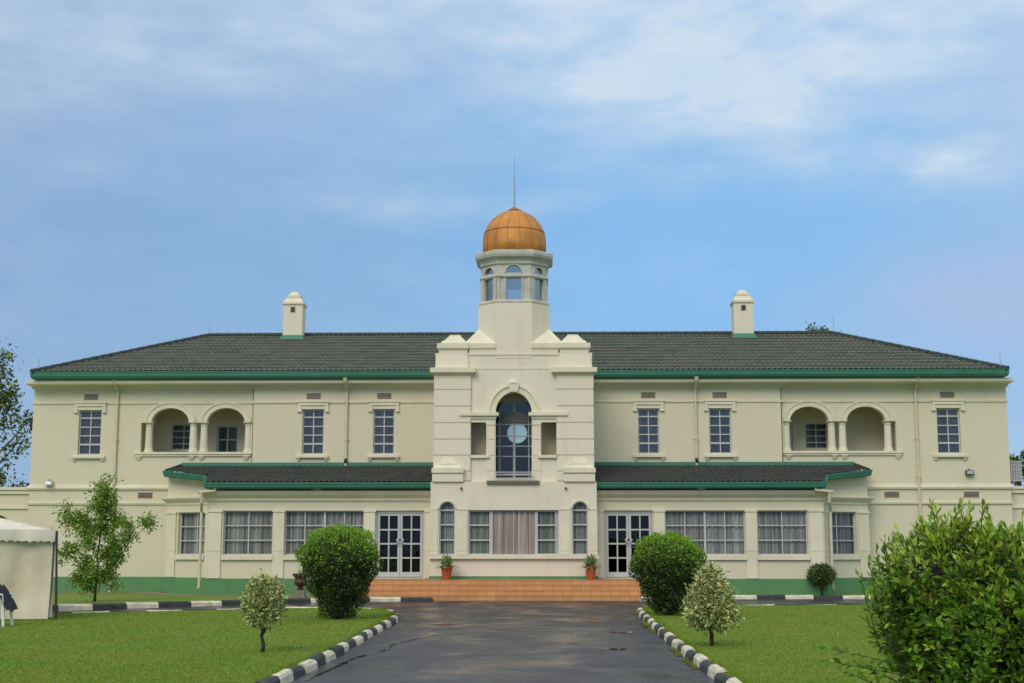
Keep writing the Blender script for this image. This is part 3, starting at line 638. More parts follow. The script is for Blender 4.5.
# veranda: walls, pilasters, cornice, windows, doors and lean-to roof
V0, V1 = 1.48, 2.94
FV = FY(-3.0)
for s in (1, -1):
    ve = MB()
    hs = [(*mh(s, 8.07, 9.73), V0, V1, 0), (*mh(s, 5.02, 7.67), V0, V1, 0), (*mh(s, 3.0, 4.62), .74, V1, 0)]
    ve.wall(FV, *mh(s, 2.62, 10.28), 0, 3.72, hs, .18, 'cream')
    p0, p1 = ((10.34, -1.65), (12.28, -.62)) if s > 0 else ((-12.28, -.62), (-10.34, -1.65))
    FC = Frame(p0, p1); CW = (.44, 1.66) if s > 0 else (FC.len - 1.66, FC.len - .44)
    ve.wall(FC, 0, FC.len, 0, 4.02, [(*CW, V0, V1, 0)], .18, 'cream')
    za, zb_ = (4.12, 4.28) if s > 0 else (4.28, 4.12)
    ve.add([FC(0, 0, 4.02), FC(FC.len, 0, 4.02), FC(FC.len, 0, zb_), FC(0, 0, za)], [(0, 1, 2, 3)], 'cream')
    ve.add([(10.28 * s, -3.0, 0), (10.34 * s, -1.65, 0), (10.34 * s, -1.65, 4.2), (10.28 * s, -3.0, 3.84)], [(0, 1, 2, 3)], 'cream')
    x = 12.28 * s; ve.add([(x, -.62, 0), (x, .13, 0), (x, .13, 4.36), (x, -.62, 4.28)], [(0, 1, 2, 3)], 'cream')
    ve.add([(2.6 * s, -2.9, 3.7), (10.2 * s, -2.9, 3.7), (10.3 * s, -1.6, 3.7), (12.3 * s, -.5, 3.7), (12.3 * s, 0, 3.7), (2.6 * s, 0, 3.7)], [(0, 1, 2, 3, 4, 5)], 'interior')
    VW = ve.obj('veranda_wall', PAL, recalc=False)
    co = MB()
    full = mpath(VERA, s)
    co.sweep(mpath(VE, s), [(-.02, 3.20), (.03, 3.20), (.05, 3.28), (.14, 3.36), (.20, 3.43), (.20, 3.47), (-.02, 3.50)], 'creamtrim')
    co.sweep(mpath(VF, s), [(-.02, 3.26), (.05, 3.27), (.08, 3.37), (.22, 3.46), (.30, 3.56), (.30, 3.60), (-.02, 3.63)], 'creamtrim')
    co.sweep(full, [(-.02, 2.945), (.012, 2.945), (.018, 2.985), (-.02, 2.99)], 'creamtrim')
    co.obj('cornice', VW)
    def pilaster(F, u0, u1):
        q = MB(); q.box(F, u0, u1, -.01, .06, .715, 2.92, 'creamtrim'); q.box(F, u0 - .03, u1 + .03, -.01, .09, 2.90, 2.975, 'creamtrim')
        q.box(F, u0 - .004, u1 + .004, .0, .072, 1.62, 1.66, 'creamtrim')
        q.obj('pilaster', VW, bevel=0)
    for a, c in ((9.79, 10.22), (7.68, 8.05), (4.64, 5.0), (2.70, 2.95)): pilaster(FV, *mh(s, a, c))
    L_ = FC.len
    for a, c in ((.14, .38), (1.74, 2.17)): pilaster(FC, *((a, c) if s > 0 else (L_ - c, L_ - a)))
    W = [1 / 3, 2 / 3]
    window(FV, *mh(s, 8.07, 9.73), V0, V1, [.5], W, curtain='lace', sill=(.04, .09), mats=('white', 'glass'), frame=.04, bars=.036)
    window(FV, *mh(s, 5.02, 7.67), V0, V1, [.25, (.5, 2.0), .75], W, curtain='lace', sill=(.04, .09), mats=('white', 'glass'), frame=.04, bars=.036)
    window(FC, *CW, V0, V1, [.36 if s > 0 else .64], W, curtain='lace', sill=(.04, .09), mats=('white', 'glass'), frame=.04, bars=.036)
    # french doors
    a, c = mh(s, 3.0, 4.62); fr_ = MB()
    for q in ((a, a + .05), (c - .05, c)): fr_.box(FV, *q, -.15, -.06, .74, 2.93, 'white')
    fr_.box(FV, a + .05, c - .05, -.15, -.06, 2.87, 2.93, 'white')
    D = fr_.obj('door_frame', PAL)
    m_ = (a + c) / 2
    for l0, l1, hs_ in ((a + .06, m_ - .005, 1), (m_ + .005, c - .06, -1)):
        lf = MB(); z0, z1 = .76, 2.86; st = .075
        lf.box(FV, l0, l0 + st, -.13, -.085, z0, z1, 'white'); lf.box(FV, l1 - st, l1, -.13, -.085, z0, z1, 'white')
        lf.box(FV, l0 + st, l1 - st, -.13, -.085, z0, z0 + .16, 'white'); lf.box(FV, l0 + st, l1 - st, -.13, -.085, z1 - .08, z1, 'white')
        lf.box(FV, (l0 + l1) / 2 - .022, (l0 + l1) / 2 + .022, -.127, -.09, z0 + .16, z1 - .08, 'white')
        for k in (1, 2, 3): z = z0 + .16 + (z1 - z0 - .24) * k / 4; lf.box(FV, l0 + st, l1 - st, -.128, -.088, z - .025, z + .025, 'white')
        o = lf.obj('door', PAL)
        gl = MB(); gl.add([FV(l0 + .02, -.11, z0 + .02), FV(l1 - .02, -.11, z0 + .02), FV(l1 - .02, -.11, z1 - .02), FV(l0 + .02, -.11, z1 - .02)], [(0, 1, 2, 3)], 'glassdark'); gl.obj('pane', o, recalc=False)
        hd = MB(); u = (l1 - .04) if hs_ > 0 else (l0 + .04); zc = z0 + 1.12
        w_ = -hs_ * .13
        hd.tube([FV(u, -.07, zc), FV(u, -.03, zc), FV(u + w_, -.03, zc)], .012, 'greymetal', 6)
        hd.box(FV, u - .02, u + .02, -.086, -.075, zc - .13, zc + .09, 'greymetal')
        hd.taper(FV, (u - .09, u + .09, -.09, -.08, zc + .10), (u - .01, u + .01, -.09, -.08, zc + .19), 'white')
        hd.taper(FV, (u - .01, u + .01, -.09, -.08, zc - .06 + .07), (u - .09, u + .09, -.09, -.08, zc + .10), 'white')
        hd.obj('handle', o)
    # lean-to roof
    vr = MB(); zA = 4.62; sv = (zA - 3.86) / 3.42; zf = lambda x, y: zA + y * sv
    tiles(vr, [(x * s, y) for x, y in ((2.64, 0), (2.64, -3.42), (10.24, -3.42), (10.56, -1.98), (10.56, 0))], zf, (0, -1), 'tilesdark', pitch=.19, course=.38, amp=.020, step=.042)
    tiles(vr, [(x * s, y) for x, y in ((10.56, 0), (10.56, -1.98), (12.26, -1.02), (12.30, -.9), (12.0, 0))], zf, (0, -1), 'tilesdark', pitch=.19, course=.38, amp=.020, step=.042)
    VR = vr.obj('veranda_roof', PAL, recalc=False)
    g = MB()
    prof = [(-.05, -.20), (.03, -.20), (.07, -.15), (.08, -.06), (.10, -.05), (.10, .01), (.07, .01), (-.05, -.03)]
    P3 = [(2.64, -3.42), (10.24, -3.42), (10.56, -1.98), (12.28, -1.02), (12.32, -.02)]; Z3 = [3.86, 3.86, zf(0, -1.98), zf(0, -1.02) - .01, zf(0, 0) - .10]
    P3 = mpath(P3, s); Z3 = Z3 if s > 0 else Z3[::-1]
    k0 = len(g.v); g.sweep(P3, prof, 'greengutter'); kk = len(prof)
    for q in range(len(P3)):
        for a_ in range(kk): v_ = g.v[k0 + q * kk + a_]; g.v[k0 + q * kk + a_] = (v_[0], v_[1], v_[2] + Z3[q])
    g.obj('gutter', VR)
    g = MB(); g.box(G0, *mh(s, 2.64, 11.98), 0, .06, zA - .02, zA + .12, 'greenflash')
    g.tube([(s * 11.98, 0, zA + .05), (s * 12.28, -.98, 4.42)], .04, 'ridgecap', 8); g.obj('flashing', VR)
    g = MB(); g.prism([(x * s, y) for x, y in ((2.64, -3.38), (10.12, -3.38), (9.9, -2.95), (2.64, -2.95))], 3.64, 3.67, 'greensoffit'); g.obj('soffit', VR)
    # downpipes
    for x, y0, zb in (((14.26, .12, .1), (6.42, 0.0, 4.62)) if s > 0 else ((14.42, .12, .1), (6.08, 0.0, 4.62))):
        d = MB(); r = .05; x = x * s
        d.tube([(x, y0 - .52, 7.72), (x, y0 - .52, 7.62), (x, y0 - .40, 7.50), (x, y0 - .10, 7.34), (x, y0 - .07, 7.2), (x, y0 - .07, zb)], r, 'whitepipe', 10)
        d.tube([(x, y0 - .55, 7.74), (x, y0 - .52, 7.58)], [.09, .06], 'whitepipe', 10)
        z = 6.9
        while z > zb + .3: d.box(Frame((0, y0)), x - .07, x + .07, 0, .125, z, z + .035, 'whitepipe'); z -= 1.35
        d.obj('downpipe', PAL, smooth=False)
    d = MB(); e = [(9.95, -3.42, 3.70), (9.95, -3.38, 3.60), (10.38, -3.38, 3.56), (10.42, -3.36, 3.48), (10.40, -3.32, 3.22), (10.50, -2.95, 3.02), (10.52, -2.85, 2.9), (10.52, -2.85, .85), (10.52, -2.87, .45), (10.52, -3.0, .38)]
    d.tube([(x * s, y, z) for x, y, z in e], .05, 'whitepipe', 10)
    d.obj('downpipe', PAL)
    d = MB(); xo = 6.42 if s > 0 else -6.08; d.tube([(xo, -.07, 4.85), (xo, -.16, 4.74)], .06, 'darkmetal', 8); d.obj('pipe_outlet', PAL)

# ------------------------------------------------------------------ tower
T = MB(); FT = FY(-3.55); FL = FY(-3.75)
arch_c = (-.60, .60, 4.0, 6.15, .70)
T.wall(FT, -2.62, 2.62, 3.87, 8.18, [(-1.42, -.91, 4.76, 5.84, 0), (.91, 1.42, 4.76, 5.84, 0), arch_c], .30, 'creamtower')
T.wall(FL, -2.73, 2.73, .0, 3.87, [(-1.48, 1.48, V0, V1, 0), (-2.44, -1.92, V0, 2.96, .26), (1.92, 2.44, V0, 2.96, .26)], .2, 'creamtower')
for s in (1, -1):
    T.add([(2.73 * s, -3.75, 0), (2.73 * s, 0, 0), (2.73 * s, 0, 3.87), (2.73 * s, -3.75, 3.87)], [(0, 1, 2, 3)], 'creamtower')
    T.add([(2.62 * s, -3.55, 3.87), (2.62 * s, 1.2, 3.87), (2.62 * s, 1.2, 8.18), (2.62 * s, -3.55, 8.18)], [(0, 1, 2, 3)], 'creamtower')
T.add([(-2.73, -3.75, 3.87), (2.73, -3.75, 3.87), (2.73, 0, 3.87), (-2.73, 0, 3.87)], [(0, 1, 2, 3)], 'creamtower')
T.add([(-2.70, -3.55, 8.18), (2.70, -3.55, 8.18), (2.70, 1.2, 8.18), (-2.70, 1.2, 8.18)], [(0, 1, 2, 3)], 'creamtower')
T.add([(-2.70, 1.2, 7.6), (2.70, 1.2, 7.6), (2.70, 1.2, 8.18), (-2.70, 1.2, 8.18)], [(0, 1, 2, 3)], 'creamtower')
# balcony room behind the serliana
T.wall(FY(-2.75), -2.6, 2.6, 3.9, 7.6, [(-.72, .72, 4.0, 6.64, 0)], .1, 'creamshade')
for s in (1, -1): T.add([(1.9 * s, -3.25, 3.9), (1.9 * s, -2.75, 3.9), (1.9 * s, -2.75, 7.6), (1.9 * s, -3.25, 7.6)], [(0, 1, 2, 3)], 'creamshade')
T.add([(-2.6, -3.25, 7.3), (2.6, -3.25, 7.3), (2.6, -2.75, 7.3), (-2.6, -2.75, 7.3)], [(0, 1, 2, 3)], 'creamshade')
T.box(FT, -2.6, 2.6, -.85, -.28, 3.9, 3.98, 'creamshade')
TW = T.obj('tower_wall', PAL, recalc=False)
# piers
for s in (1, -1):
    p = MB(); a, c = 1.43, 2.66
    def I(u0, u1): return mh(s, u0, u1)
    zs = [7.44, 6.92, 6.36, 5.81, 5.26, 4.73, 4.20, 3.90]
    for zt, zb in zip(zs[:-1], zs[1:]):
        p.box(FT, *I(a, c), -.10, .10, zb + .035, zt, 'creamtower'); p.box(FT, *I(a + .03, c - .03), -.08, .068, zb - .01, zb + .045, 'creamtower')
    p.box(FT, *I(a, c), -3.4, -.09, 3.9, 7.44, 'creamtower') if False else None
    PIER = p.obj('pier', PAL)
    q = MB()
    q.taper(FT, (*I(a - .02, c + .02), -.1, .12, 7.42), (*I(a - .10, c + .08), -.1, .2, 7.50), 'creamtrim')
    q.box(FT, *I(1.26, 2.78), -.6, .26, 7.50, 7.66, 'creamtrim')
    q.taper(FT, (*I(1.50, 2.63), -.9, .12, 7.66), (*I(1.54, 2.54), -.86, .07, 8.10), 'creamtower')
    q.box(FT, *I(1.54, 2.50), -.84, .05, 8.10, 8.30, 'creamtower')
    q.taper(FT, (*I(1.54, 2.50), -.86, .07, 8.28), (*I(1.50, 2.57), -.92, .12, 8.34), 'creamtrim')
    q.box(FT, *I(1.50, 2.57), -.92, .12, 8.34, 8.50, 'creamtrim')
    q.taper(FT, (*I(1.56, 2.46), -.86, .06, 8.50), (*I(1.64, 2.38), -.7, -.1, 8.62), 'creamtrim')
    q.taper(FT, (*I(1.64, 2.34), -.7, -.1, 8.62), (*I(1.80, 2.18), -.5, -.28, 8.80), 'creamtrim')
    q.box(FT, *I(1.80, 2.18), -.5, -.28, 8.80, 8.84, 'creamtrim')
    q.obj('pier_cap', PAL)
    q = MB()      # corner pyramid beside the drum
    q.box(FT, *I(.62, 1.50), -1.2, .02, 8.18, 8.32, 'creamtrim')
    q.box(FT, *I(.60, 1.62), -1.2, .06, 8.34, 8.50, 'creamtrim'); q.taper(FT, (*I(.62, 1.58), -1.2, .03, 8.30), (*I(.60, 1.62), -1.2, .06, 8.34), 'creamtrim')
    q.taper(FT, (*I(.60, 1.66), -1.2, .04, 8.50), (*I(1.13, 1.17), -.62, -.58, 9.10), 'creamtrim')
    q.obj('pyramid_cap', PAL)
    q = MB()      # pedestal in front of the pier
    q.box(FL, *I(1.66, 2.68), -.2, .08, 3.87, 4.12, 'creamtower'); q.taper(FL, (*I(1.72, 2.62), -.2, .03, 4.10), (*I(1.66, 2.68), -.2, .1, 4.16), 'creamtrim')
    q.box(FL, *I(1.64, 2.70), -.2, .12, 4.16, 4.32, 'creamtrim'); q.taper(FL, (*I(1.70, 2.64), -.2, .07, 4.32), (*I(1.82, 2.52), -.2, -.02, 4.45), 'creamtrim')
    q.taper(FL, (*I(1.84, 2.49), -.2, -.0, 4.45), (*I(2.0, 2.33), -.2, -.08, 4.66), 'creamtrim')
    q.obj('pedestal', PAL)
    # entablature, inner columns and side sills
    q = MB()
    q.box(FT, *I(.50, 1.80), -.28, .16, 6.06, 6.17, 'creamtrim'); q.box(FT, *I(.58, 1.44), -.28, .08, 5.96, 6.06, 'creamtrim'); q.box(FT, *I(.60, 1.43), -.28, .04, 5.84, 5.96, 'creamtrim')
    q.obj('entablature', PAL)
    q = MB()
    q.box(FT, *I(.60, .92), -.26, .05, 5.76, 5.84, 'creamtrim')
    for zt, zb in ((5.74, 5.28), (5.25, 4.76), (4.73, 4.24), (4.20, 3.90)): q.box(FT, *I(.63, .905), -.24, .03, zb, zt, 'creamtower')
    q.box(FT, *I(.65, .89), -.22, .01, 3.90, 5.76, 'creamtower'); q.obj('column', PAL)
    q = MB(); q.box(FT, *I(.80, 1.45), -.2, .10, 4.66, 4.755, 'creamtrim'); q.obj('sill', PAL)
    q = MB(); q.tube([FL(s * 1.72, .0, 3.66), FL(s * 1.72, .10, 3.64)], .035, 'darkmetal', 8); q.obj('drain_spout', PAL)
m_ = MB(); m_.arch(FT, 0, .60, 6.15, .70, .24, -.01, .05, 'creamtrim'); m_.arch(FT, 0, .79, 6.15, .89, .05, .05, .09, 'creamtrim')
m_.obj('arch_moulding', PAL)
m_ = MB(); m_.taper(FT, (-.13, .13, -.02, .12, 6.86), (-.19, .19, -.02, .14, 7.14), 'creamtower'); m_.lathe((0, -3.62, 7.14), [(.19, 0), (.17, .06), (.1, .13), (.02, .15)], 'creamtower', 16, sy=.5); m_.obj('keystone', PAL)
# bands on the tower face
m_ = MB()
m_.box(FT, -1.43, 1.43, -.02, .012, 7.62, 7.68, 'creamtower'); m_.box(FT, -1.5, 1.5, -.02, .03, 8.10, 8.18, 'creamtower')
m_.box(FL, -2.75, -2.47, -.01, .03, 2.945, 3.0, 'creamtrim')
for a, c in ((-1.89, -1.50), (1.50, 1.89), (2.47, 2.75)): m_.box(FL, a, c, -.01, .03, 2.945, 3.0, 'creamtrim')
for a, c in ((-2.74, -2.49), (-1.86, -1.52), (1.52, 1.86), (2.49, 2.74)): q = MB(); q.box(FL, a, c, -.01, .045, 1.49, 2.92, 'creamtrim'); q.box(FL, a - .003, c + .003, -.01, .055, 1.62, 1.66, 'creamtrim'); q.obj('pilaster', TW)
m_.box(FL, -2.79, 2.79, -.01, .12, 1.36, 1.475, 'creamtrim')
m_.obj('moulding', TW)
for s in (1, -1): m_ = MB(); m_.arch(FL, 2.18 * s, .26, 2.96, .26, .06, -.01, .03, 'creamtrim'); m_.obj('arch_moulding', PAL)
m_ = MB(); m_.box(FL, -2.76, 2.76, -.01, .03, .0, .80, 'greenplinth'); m_.obj('plinth', TW)
# tower windows
for s in (1, -1): window(FL, *mh(s, 1.92, 2.44), V0, 2.96, [], [1 / 3, 2 / 3, .985], rise=.26, curtain='lacegreen', mats=('white', 'glass'), frame=.045)
W = [1 / 3, 2 / 3]
window(FL, -1.48, -.72, V0, V1, [.93], W, curtain='lacegreen', mats=('white', 'glass'), frame=.05)
window(FL, .72, 1.48, V0, V1, [.07, .88], W, curtain='lacegreen', mats=('white', 'glass'), frame=.05)
window(FL, -.718, .718, V0, V1, [(.5, .6)], [], curtain='pinkstripe', mats=('white', 'glass'), frame=.03, cd_=.07, name='window', cname='curtain')
# balcony door behind the arch
FD = FY(-2.78)
o = window(FD, -.72, .72, 4.0, 6.64, [.16, (.5, 2.2), .84], [(.06, 2), .29, .42, .55, (.70, 1.3)], dep=.02, frame=.06, bars=.035, mats=('greymetal', 'glassdoor'), name='balcony_door')
m_ = MB(); m_.arch(FD, 0, .0, 6.04, .0, .46, -.012, .03, 'darkgrey', thz=.24); m_.box(FD, -.46, .46, -.012, .028, 5.90, 6.04, 'darkgrey'); m_.obj('door_head', o)
m_ = MB(); K = 36; m_.add([FD(.10 + .34 * math.cos(2 * math.pi * k / K), -.028, 5.55 + .34 * math.sin(2 * math.pi * k / K)) for k in range(K)], [tuple(range(K))], 'discblue')  # flat disc on the door glass; bright sky is painted in its blue
m_.obj('painted_sky_disc', o)
m_ = MB()
m_.box(FT, -.88, .84, -.25, .30, 3.80, 3.90, 'slabdark')
BAL = m_.obj('balcony_slab', PAL)
m_ = MB()
m_.box(FT, -.60, .60, .20, .23, 4.16, 4.20, 'greymetal'); m_.box(FT, -.60, .60, .20, .225, 4.08, 4.10, 'white')
for u in (-.59, 0, .57): m_.box(FT, u, u + .025, .20, .225, 3.90, 4.20, 'white')
m_.obj('railing', BAL)

# drum, lantern, dome
DC = (0 + -.0, -2.35)
def octo(h, f): return [(-f, -h), (f, -h), (h, -f), (h, f), (f, h), (-f, h), (-h, f), (-h, -f)]
def oring(mb, prof, m, f=.52):
    P = []
    for h, z in prof: P.append([(DC[0] + x, DC[1] + y, z) for x, y in octo(h, h * f)])
    vs = [v for r in P for v in r]; fs = [(i * 8 + k, i * 8 + (k + 1) % 8, (i + 1) * 8 + (k + 1) % 8, (i + 1) * 8 + k) for i in range(len(P) - 1) for k in range(8)]
    fs += [tuple(range(8))[::-1], tuple(range((len(P) - 1) * 8, len(P) * 8))]; mb.add(vs, fs, m)
d = MB(); oring(d, [(1.21, 8.0), (1.21, 9.86), (1.18, 9.87), (1.18, 10.0)], 'creamtower'); DR = d.obj('drum', PAL)
LB, LT = 9.98, 11.26
ln = MB()
h0 = 1.10; f0 = .52; P8 = octo(h0, h0 * f0)
lf_frames = []
for k in range(8):
    a, e = P8[k], P8[(k + 1) % 8]; F = Frame((a[0] + DC[0], a[1] + DC[1]), (e[0] + DC[0], e[1] + DC[1])); L_ = F.len
    hw = .265 if L_ > 1.0 else .215
    ln.wall(F, 0, L_, LB, LT, [(L_ / 2 - hw, L_ / 2 + hw, LB + .02, 10.86, 0), (L_ / 2 - hw, L_ / 2 + hw, 10.94, 10.94, hw)], .1, 'stonelantern')
    for u0, u1 in ((.0, .10), (L_ - .10, L_), (L_ / 2 - hw - .05, L_ / 2 - hw), (L_ / 2 + hw, L_ / 2 + hw + .05)):
        ln.box(F, u0, u1, -.01, .045, LB, 10.76, 'stonelantern')
    ln.arch(F, L_ / 2, hw, 10.94, hw, .05, -.01, .03, 'stonelantern', K=14)
    lf_frames.append((F, L_, hw))
oring(ln, [(1.12, 10.76), (1.17, 10.80), (1.17, 10.86), (1.12, 10.90)], 'stonelantern')
oring(ln, [(1.10, 11.22), (1.16, 11.25), (1.16, 11.30), (1.14, 11.31), (1.17, 11.40), (1.30, 11.47), (1.33, 11.55), (1.33, 11.66), (1.20, 11.72)], 'stonelantern')
oring(ln, [(1.20, 9.90), (1.20, 9.96), (1.16, 9.985)], 'stonelantern')
LN = ln.obj('lantern', PAL, recalc=False)
for F, L_, hw in lf_frames:
    g = MB(); K = 12
    g.add([F(L_ / 2 - hw, -.06, LB), F(L_ / 2 + hw, -.06, LB)] + [F(L_ / 2 + hw * math.cos(math.pi * k / K), -.06, 10.94 + hw * math.sin(math.pi * k / K)) for k in range(K + 1)], [tuple(range(K + 3))], 'glasslantern')
    g.obj('pane', LN, recalc=False)
dm = MB(); n_ = 64; Rr = 1.10
prof = [(Rr, 11.70), (Rr * 1.0, 12.05)] + [(Rr * math.cos(math.pi / 2 * k / 14) if k < 14 else .02, 12.15 + 1.20 * math.sin(math.pi / 2 * k / 14)) for k in range(15)]
dm.lathe((DC[0], DC[1], 0), prof, 'copper', n_)
DM = dm.obj('dome', PAL, smooth=True)
se = MB()
for k in range(16):
    a = 2 * math.pi * (k + .5) / 16
    se.tube([(DC[0] + (r + .004) * math.cos(a), DC[1] + (r + .004) * math.sin(a), z) for r, z in prof[:-1]], .007, 'copperseam', 5)
se.lathe((DC[0], DC[1], 0), [(Rr * .945, 12.52), (Rr * .955 + .012, 12.53), (Rr * .945, 12.56)], 'copperseam', 64)
se.obj('seam', DM)
fi = MB(); fi.lathe((DC[0], DC[1], 0), [(.22, 13.30), (.24, 13.36), (.16, 13.41), (.10, 13.44), (.04, 13.50)], 'copperseam', 16)
fi.tube([(DC[0], DC[1], 13.4), (DC[0], DC[1], 14.4), (DC[0], DC[1], 14.42), (DC[0], DC[1], 15.32)], [.024, .020, .014, .008], 'greymetal', 8); fi.obj('spire', DM)
# thin lightning rods on the roof
for x, y, z, h in ((-RX, RY, RZ, .75), (RX + .1, RY, RZ, .75), (-17.15, -.5, 7.95, .55), (17.15, -.5, 7.95, .65)):
    a = MB(); a.tube([(x, y, z), (x, y, z + h)], [.014, .008], 'greymetal', 6); a.lathe((x, y, z), [(.05, 0), (.03, .05)], 'greymetal', 8); a.obj('lightning_rod', PAL)

# steps up to the terrace
st = MB()
for i in range(4):
    z1_ = .70 - i * .158; e = .16 * i * .6
    st.box(FY(-4.62 - .28 * i), -4.78 - e, 4.78 + e, -1.8 if i == 0 else -.30, 0, -.02 if i == 3 else z1_ - .158 - .02, z1_, 'steptiles')
    st.box(FY(-4.62 - .28 * i), -4.79 - e, 4.79 + e, -.02, .010, z1_ - .025, z1_ + .004, 'steptiles')
st.obj('steps', PAL)

# low side wings
for s in (1, -1):
    w = MB(); FS = FY(.6); a, c = 17.52, 30.0
    ops = [(18.25 - .0, 20.4, .1, 2.45, .55), (21.1, 23.3, .1, 2.45, .55), (24.0, 26.2, .1, 2.45, .55)]
    w.wall(FS, *mh(s, a, c), 0, 3.85, [(*mh(s, o_[0], o_[1]), *o_[2:]) for o_ in ops], .3, 'cream')
    w.add([(s * a, .6, 3.85), (s * c, .6, 3.85), (s * c, 6, 3.85), (s * a, 6, 3.85)], [(0, 1, 2, 3)], 'cream')
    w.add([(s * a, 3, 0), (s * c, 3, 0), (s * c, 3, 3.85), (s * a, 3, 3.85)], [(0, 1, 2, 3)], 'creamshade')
    w.add([(s * c, .6, 0), (s * c, 6, 0), (s * c, 6, 3.85), (s * c, .6, 3.85)], [(0, 1, 2, 3)], 'cream')
    O = w.obj('side_wing', PAL, recalc=False)
    q = MB(); q.box(FS, *mh(s, a, c), -.3, .14, 3.80, 3.90, 'creamtrim'); q.box(FS, *mh(s, a, c), -.02, .08, 3.66, 3.80, 'creamtrim')
    q.box(FS, *mh(s, a, c), -.02, .06, 3.12, 3.22, 'creamtrim')
    for x in (17.9, 20.75, 23.65): q.box(FS, *mh(s, x - .22, x + .22), -.02, .08, .1, 2.40, 'creamtrim'); q.box(FS, *mh(s, x - .3, x + .3), -.02, .12, 2.40, 2.56, 'creamtrim')
    q.obj('moulding', O)

# lamps fixed to the building
def flood(x, y, z, m='white', dark=False):
    f = MB(); F = FY(y)
    f.taper(F, (x - .15, x + .15, .04, .18, z - .08), (x - .13, x + .13, .02, .12, z + .08), 'greymetal' if not dark else 'darkmetal')
    f.box(F, x - .02, x + .02, -.01, .06, z - .02, z + .13, 'darkmetal'); o = f.obj('floodlight', PAL)
    q = MB(); q.taper(F, (x - .12, x + .12, .181, .19, z - .06), (x - .10, x + .10, .135, .145, z + .06), m); q.obj('lens', o)
flood(-16.75, .05, 4.02, 'plasticwhite'); flood(-6.55, -3.2, 3.70, 'plasticwhite'); flood(6.2, -3.2, 3.70, 'plasticwhite'); flood(16.05, .12, 4.36, 'greymetal', True)
for o in list(PAL.children): pass
PAL.location = (CX, 0, 0)

# air conditioner on the right-hand low wing
AC = empty('air_conditioner', (18.3, 1.5, 3.86), 'grey outdoor air conditioner with barred front on the low flat wing at the far right', 'air conditioner')
F = FY(1.3); a = MB(); a.box(F, 17.80, 18.22, -.4, 0, 4.10, 4.84, 'greymetal'); a.box(F, 17.70, 17.80, -.42, .02, 4.08, 4.86, 'darkmetal'); a.obj('casing', AC)
a = MB()
for i in range(5): a.box(F, 17.84 + i * .085, 17.865 + i * .085, .0, .03, 4.14, 4.80, 'white')
for z in (4.12, 4.5, 4.80): a.box(F, 17.82, 18.21, .0, .035, z, z + .025, 'white')
a.obj('grille', AC)
a = MB()
for x in (17.82, 18.14): a.box(F, x, x + .06, -.38, -.02, 3.86, 4.10, 'darkmetal')
a.obj('bracket', AC)

# ------------------------------------------------------------------ foliage helpers
def norm(v): return v / np.maximum(1e-9, np.linalg.norm(v, axis=-1, keepdims=True))
def leaves(name, mats, P, Dr, L, Wd, midx=None, parent=None, fold=.25, extra=None):
    """one folded kite per leaf: P base points, Dr leaf directions, L lengths, Wd widths"""
    n = len(P); Dr = norm(Dr); L = np.broadcast_to(L, n)[:, None]; Wd = np.broadcast_to(Wd, n)[:, None]
    rv = norm(rng.normal(size=(n, 3)) + np.array([0, 0, 1.2])); S = norm(np.cross(Dr, rv)); Up = np.cross(S, Dr)
    v = np.empty((n, 4, 3)); v[:, 0] = P; v[:, 2] = P + Dr * L
    m_ = P + Dr * L * .5
    v[:, 1] = m_ - S * Wd / 2 + Up * Wd * fold; v[:, 3] = m_ + S * Wd / 2 + Up * Wd * fold
    idx = np.arange(n)[:, None] * 4; f = np.concatenate([idx + np.array([0, 1, 2]), idx + np.array([0, 2, 3])], 1).reshape(-1, 3)
    V = v.reshape(-1, 3); FM = np.repeat(midx if midx is not None else np.zeros(n, int), 2)
    quads = []
    if extra: ev, ef, em = extra; 
    me = bpy.data.meshes.new(name); nv = len(V)
    me.vertices.add(nv); me.vertices.foreach_set('co', V.ravel())
    me.loops.add(len(f) * 3); me.loops.foreach_set('vertex_index', f.ravel())
    me.polygons.add(len(f)); me.polygons.foreach_set('loop_start', np.arange(len(f)) * 3); me.polygons.foreach_set('loop_total', np.full(len(f), 3))
    for k in mats: me.materials.append(MATS[k])
    me.polygons.foreach_set('material_index', FM); me.update(calc_edges=True)
    if extra:
        b = bmesh.new(); b.from_mesh(me); vv = [b.verts.new(q) for q in ev]; me.materials.append(MATS[em]); mi = len(me.materials) - 1
        for q in ef: fc = b.faces.new([vv[i] for i in q]); fc.material_index = mi
        b.to_mesh(me); b.free()
    o = bpy.data.objects.new(name, me); COL.objects.link(o)
    if parent is not None: o.parent = parent; o.matrix_parent_inverse = Matrix.Translation(-parent.location)
    return o
def lump(th, ph, seed):
    return (np.sin(th * 3 + seed) * np.cos(ph * 4 + seed * 2) + .6 * np.sin(th * 7 + seed * 3) * np.sin(ph * 6 + seed) + .35 * np.sin(th * 13 + seed * 5 + ph * 9))
def shell_pts(n, prof, seed, amp=.04, depth=.12):
    """points just inside a lumpy solid of revolution; prof: heights -> radius"""
    zs = np.array([p[0] for p in prof]); rs = np.array([p[1] for p in prof])
    # sample by area
    zz = np.linspace(zs[0], zs[-1], 400); rr = np.interp(zz, zs, rs); dr = np.gradient(rr, zz); w = rr * np.sqrt(1 + np.minimum(dr, 60) ** 2) + 1e-6
    z = np.interp(rng.random(n), np.cumsum(w) / w.sum(), zz); th = rng.random(n) * 2 * np.pi
    r = np.interp(z, zs, rs); slope = np.interp(z, zz, dr)
    l = lump(th, z * 2.2, seed)
    dep = rng.random(n) ** 1.6 * depth
    nr = norm(np.stack([np.cos(th), np.sin(th), -np.clip(slope, -50, 50)], 1))
    P = np.stack([r * np.cos(th), r * np.sin(th), z], 1) + nr * (l * amp - dep)[:, None]
    return P, nr
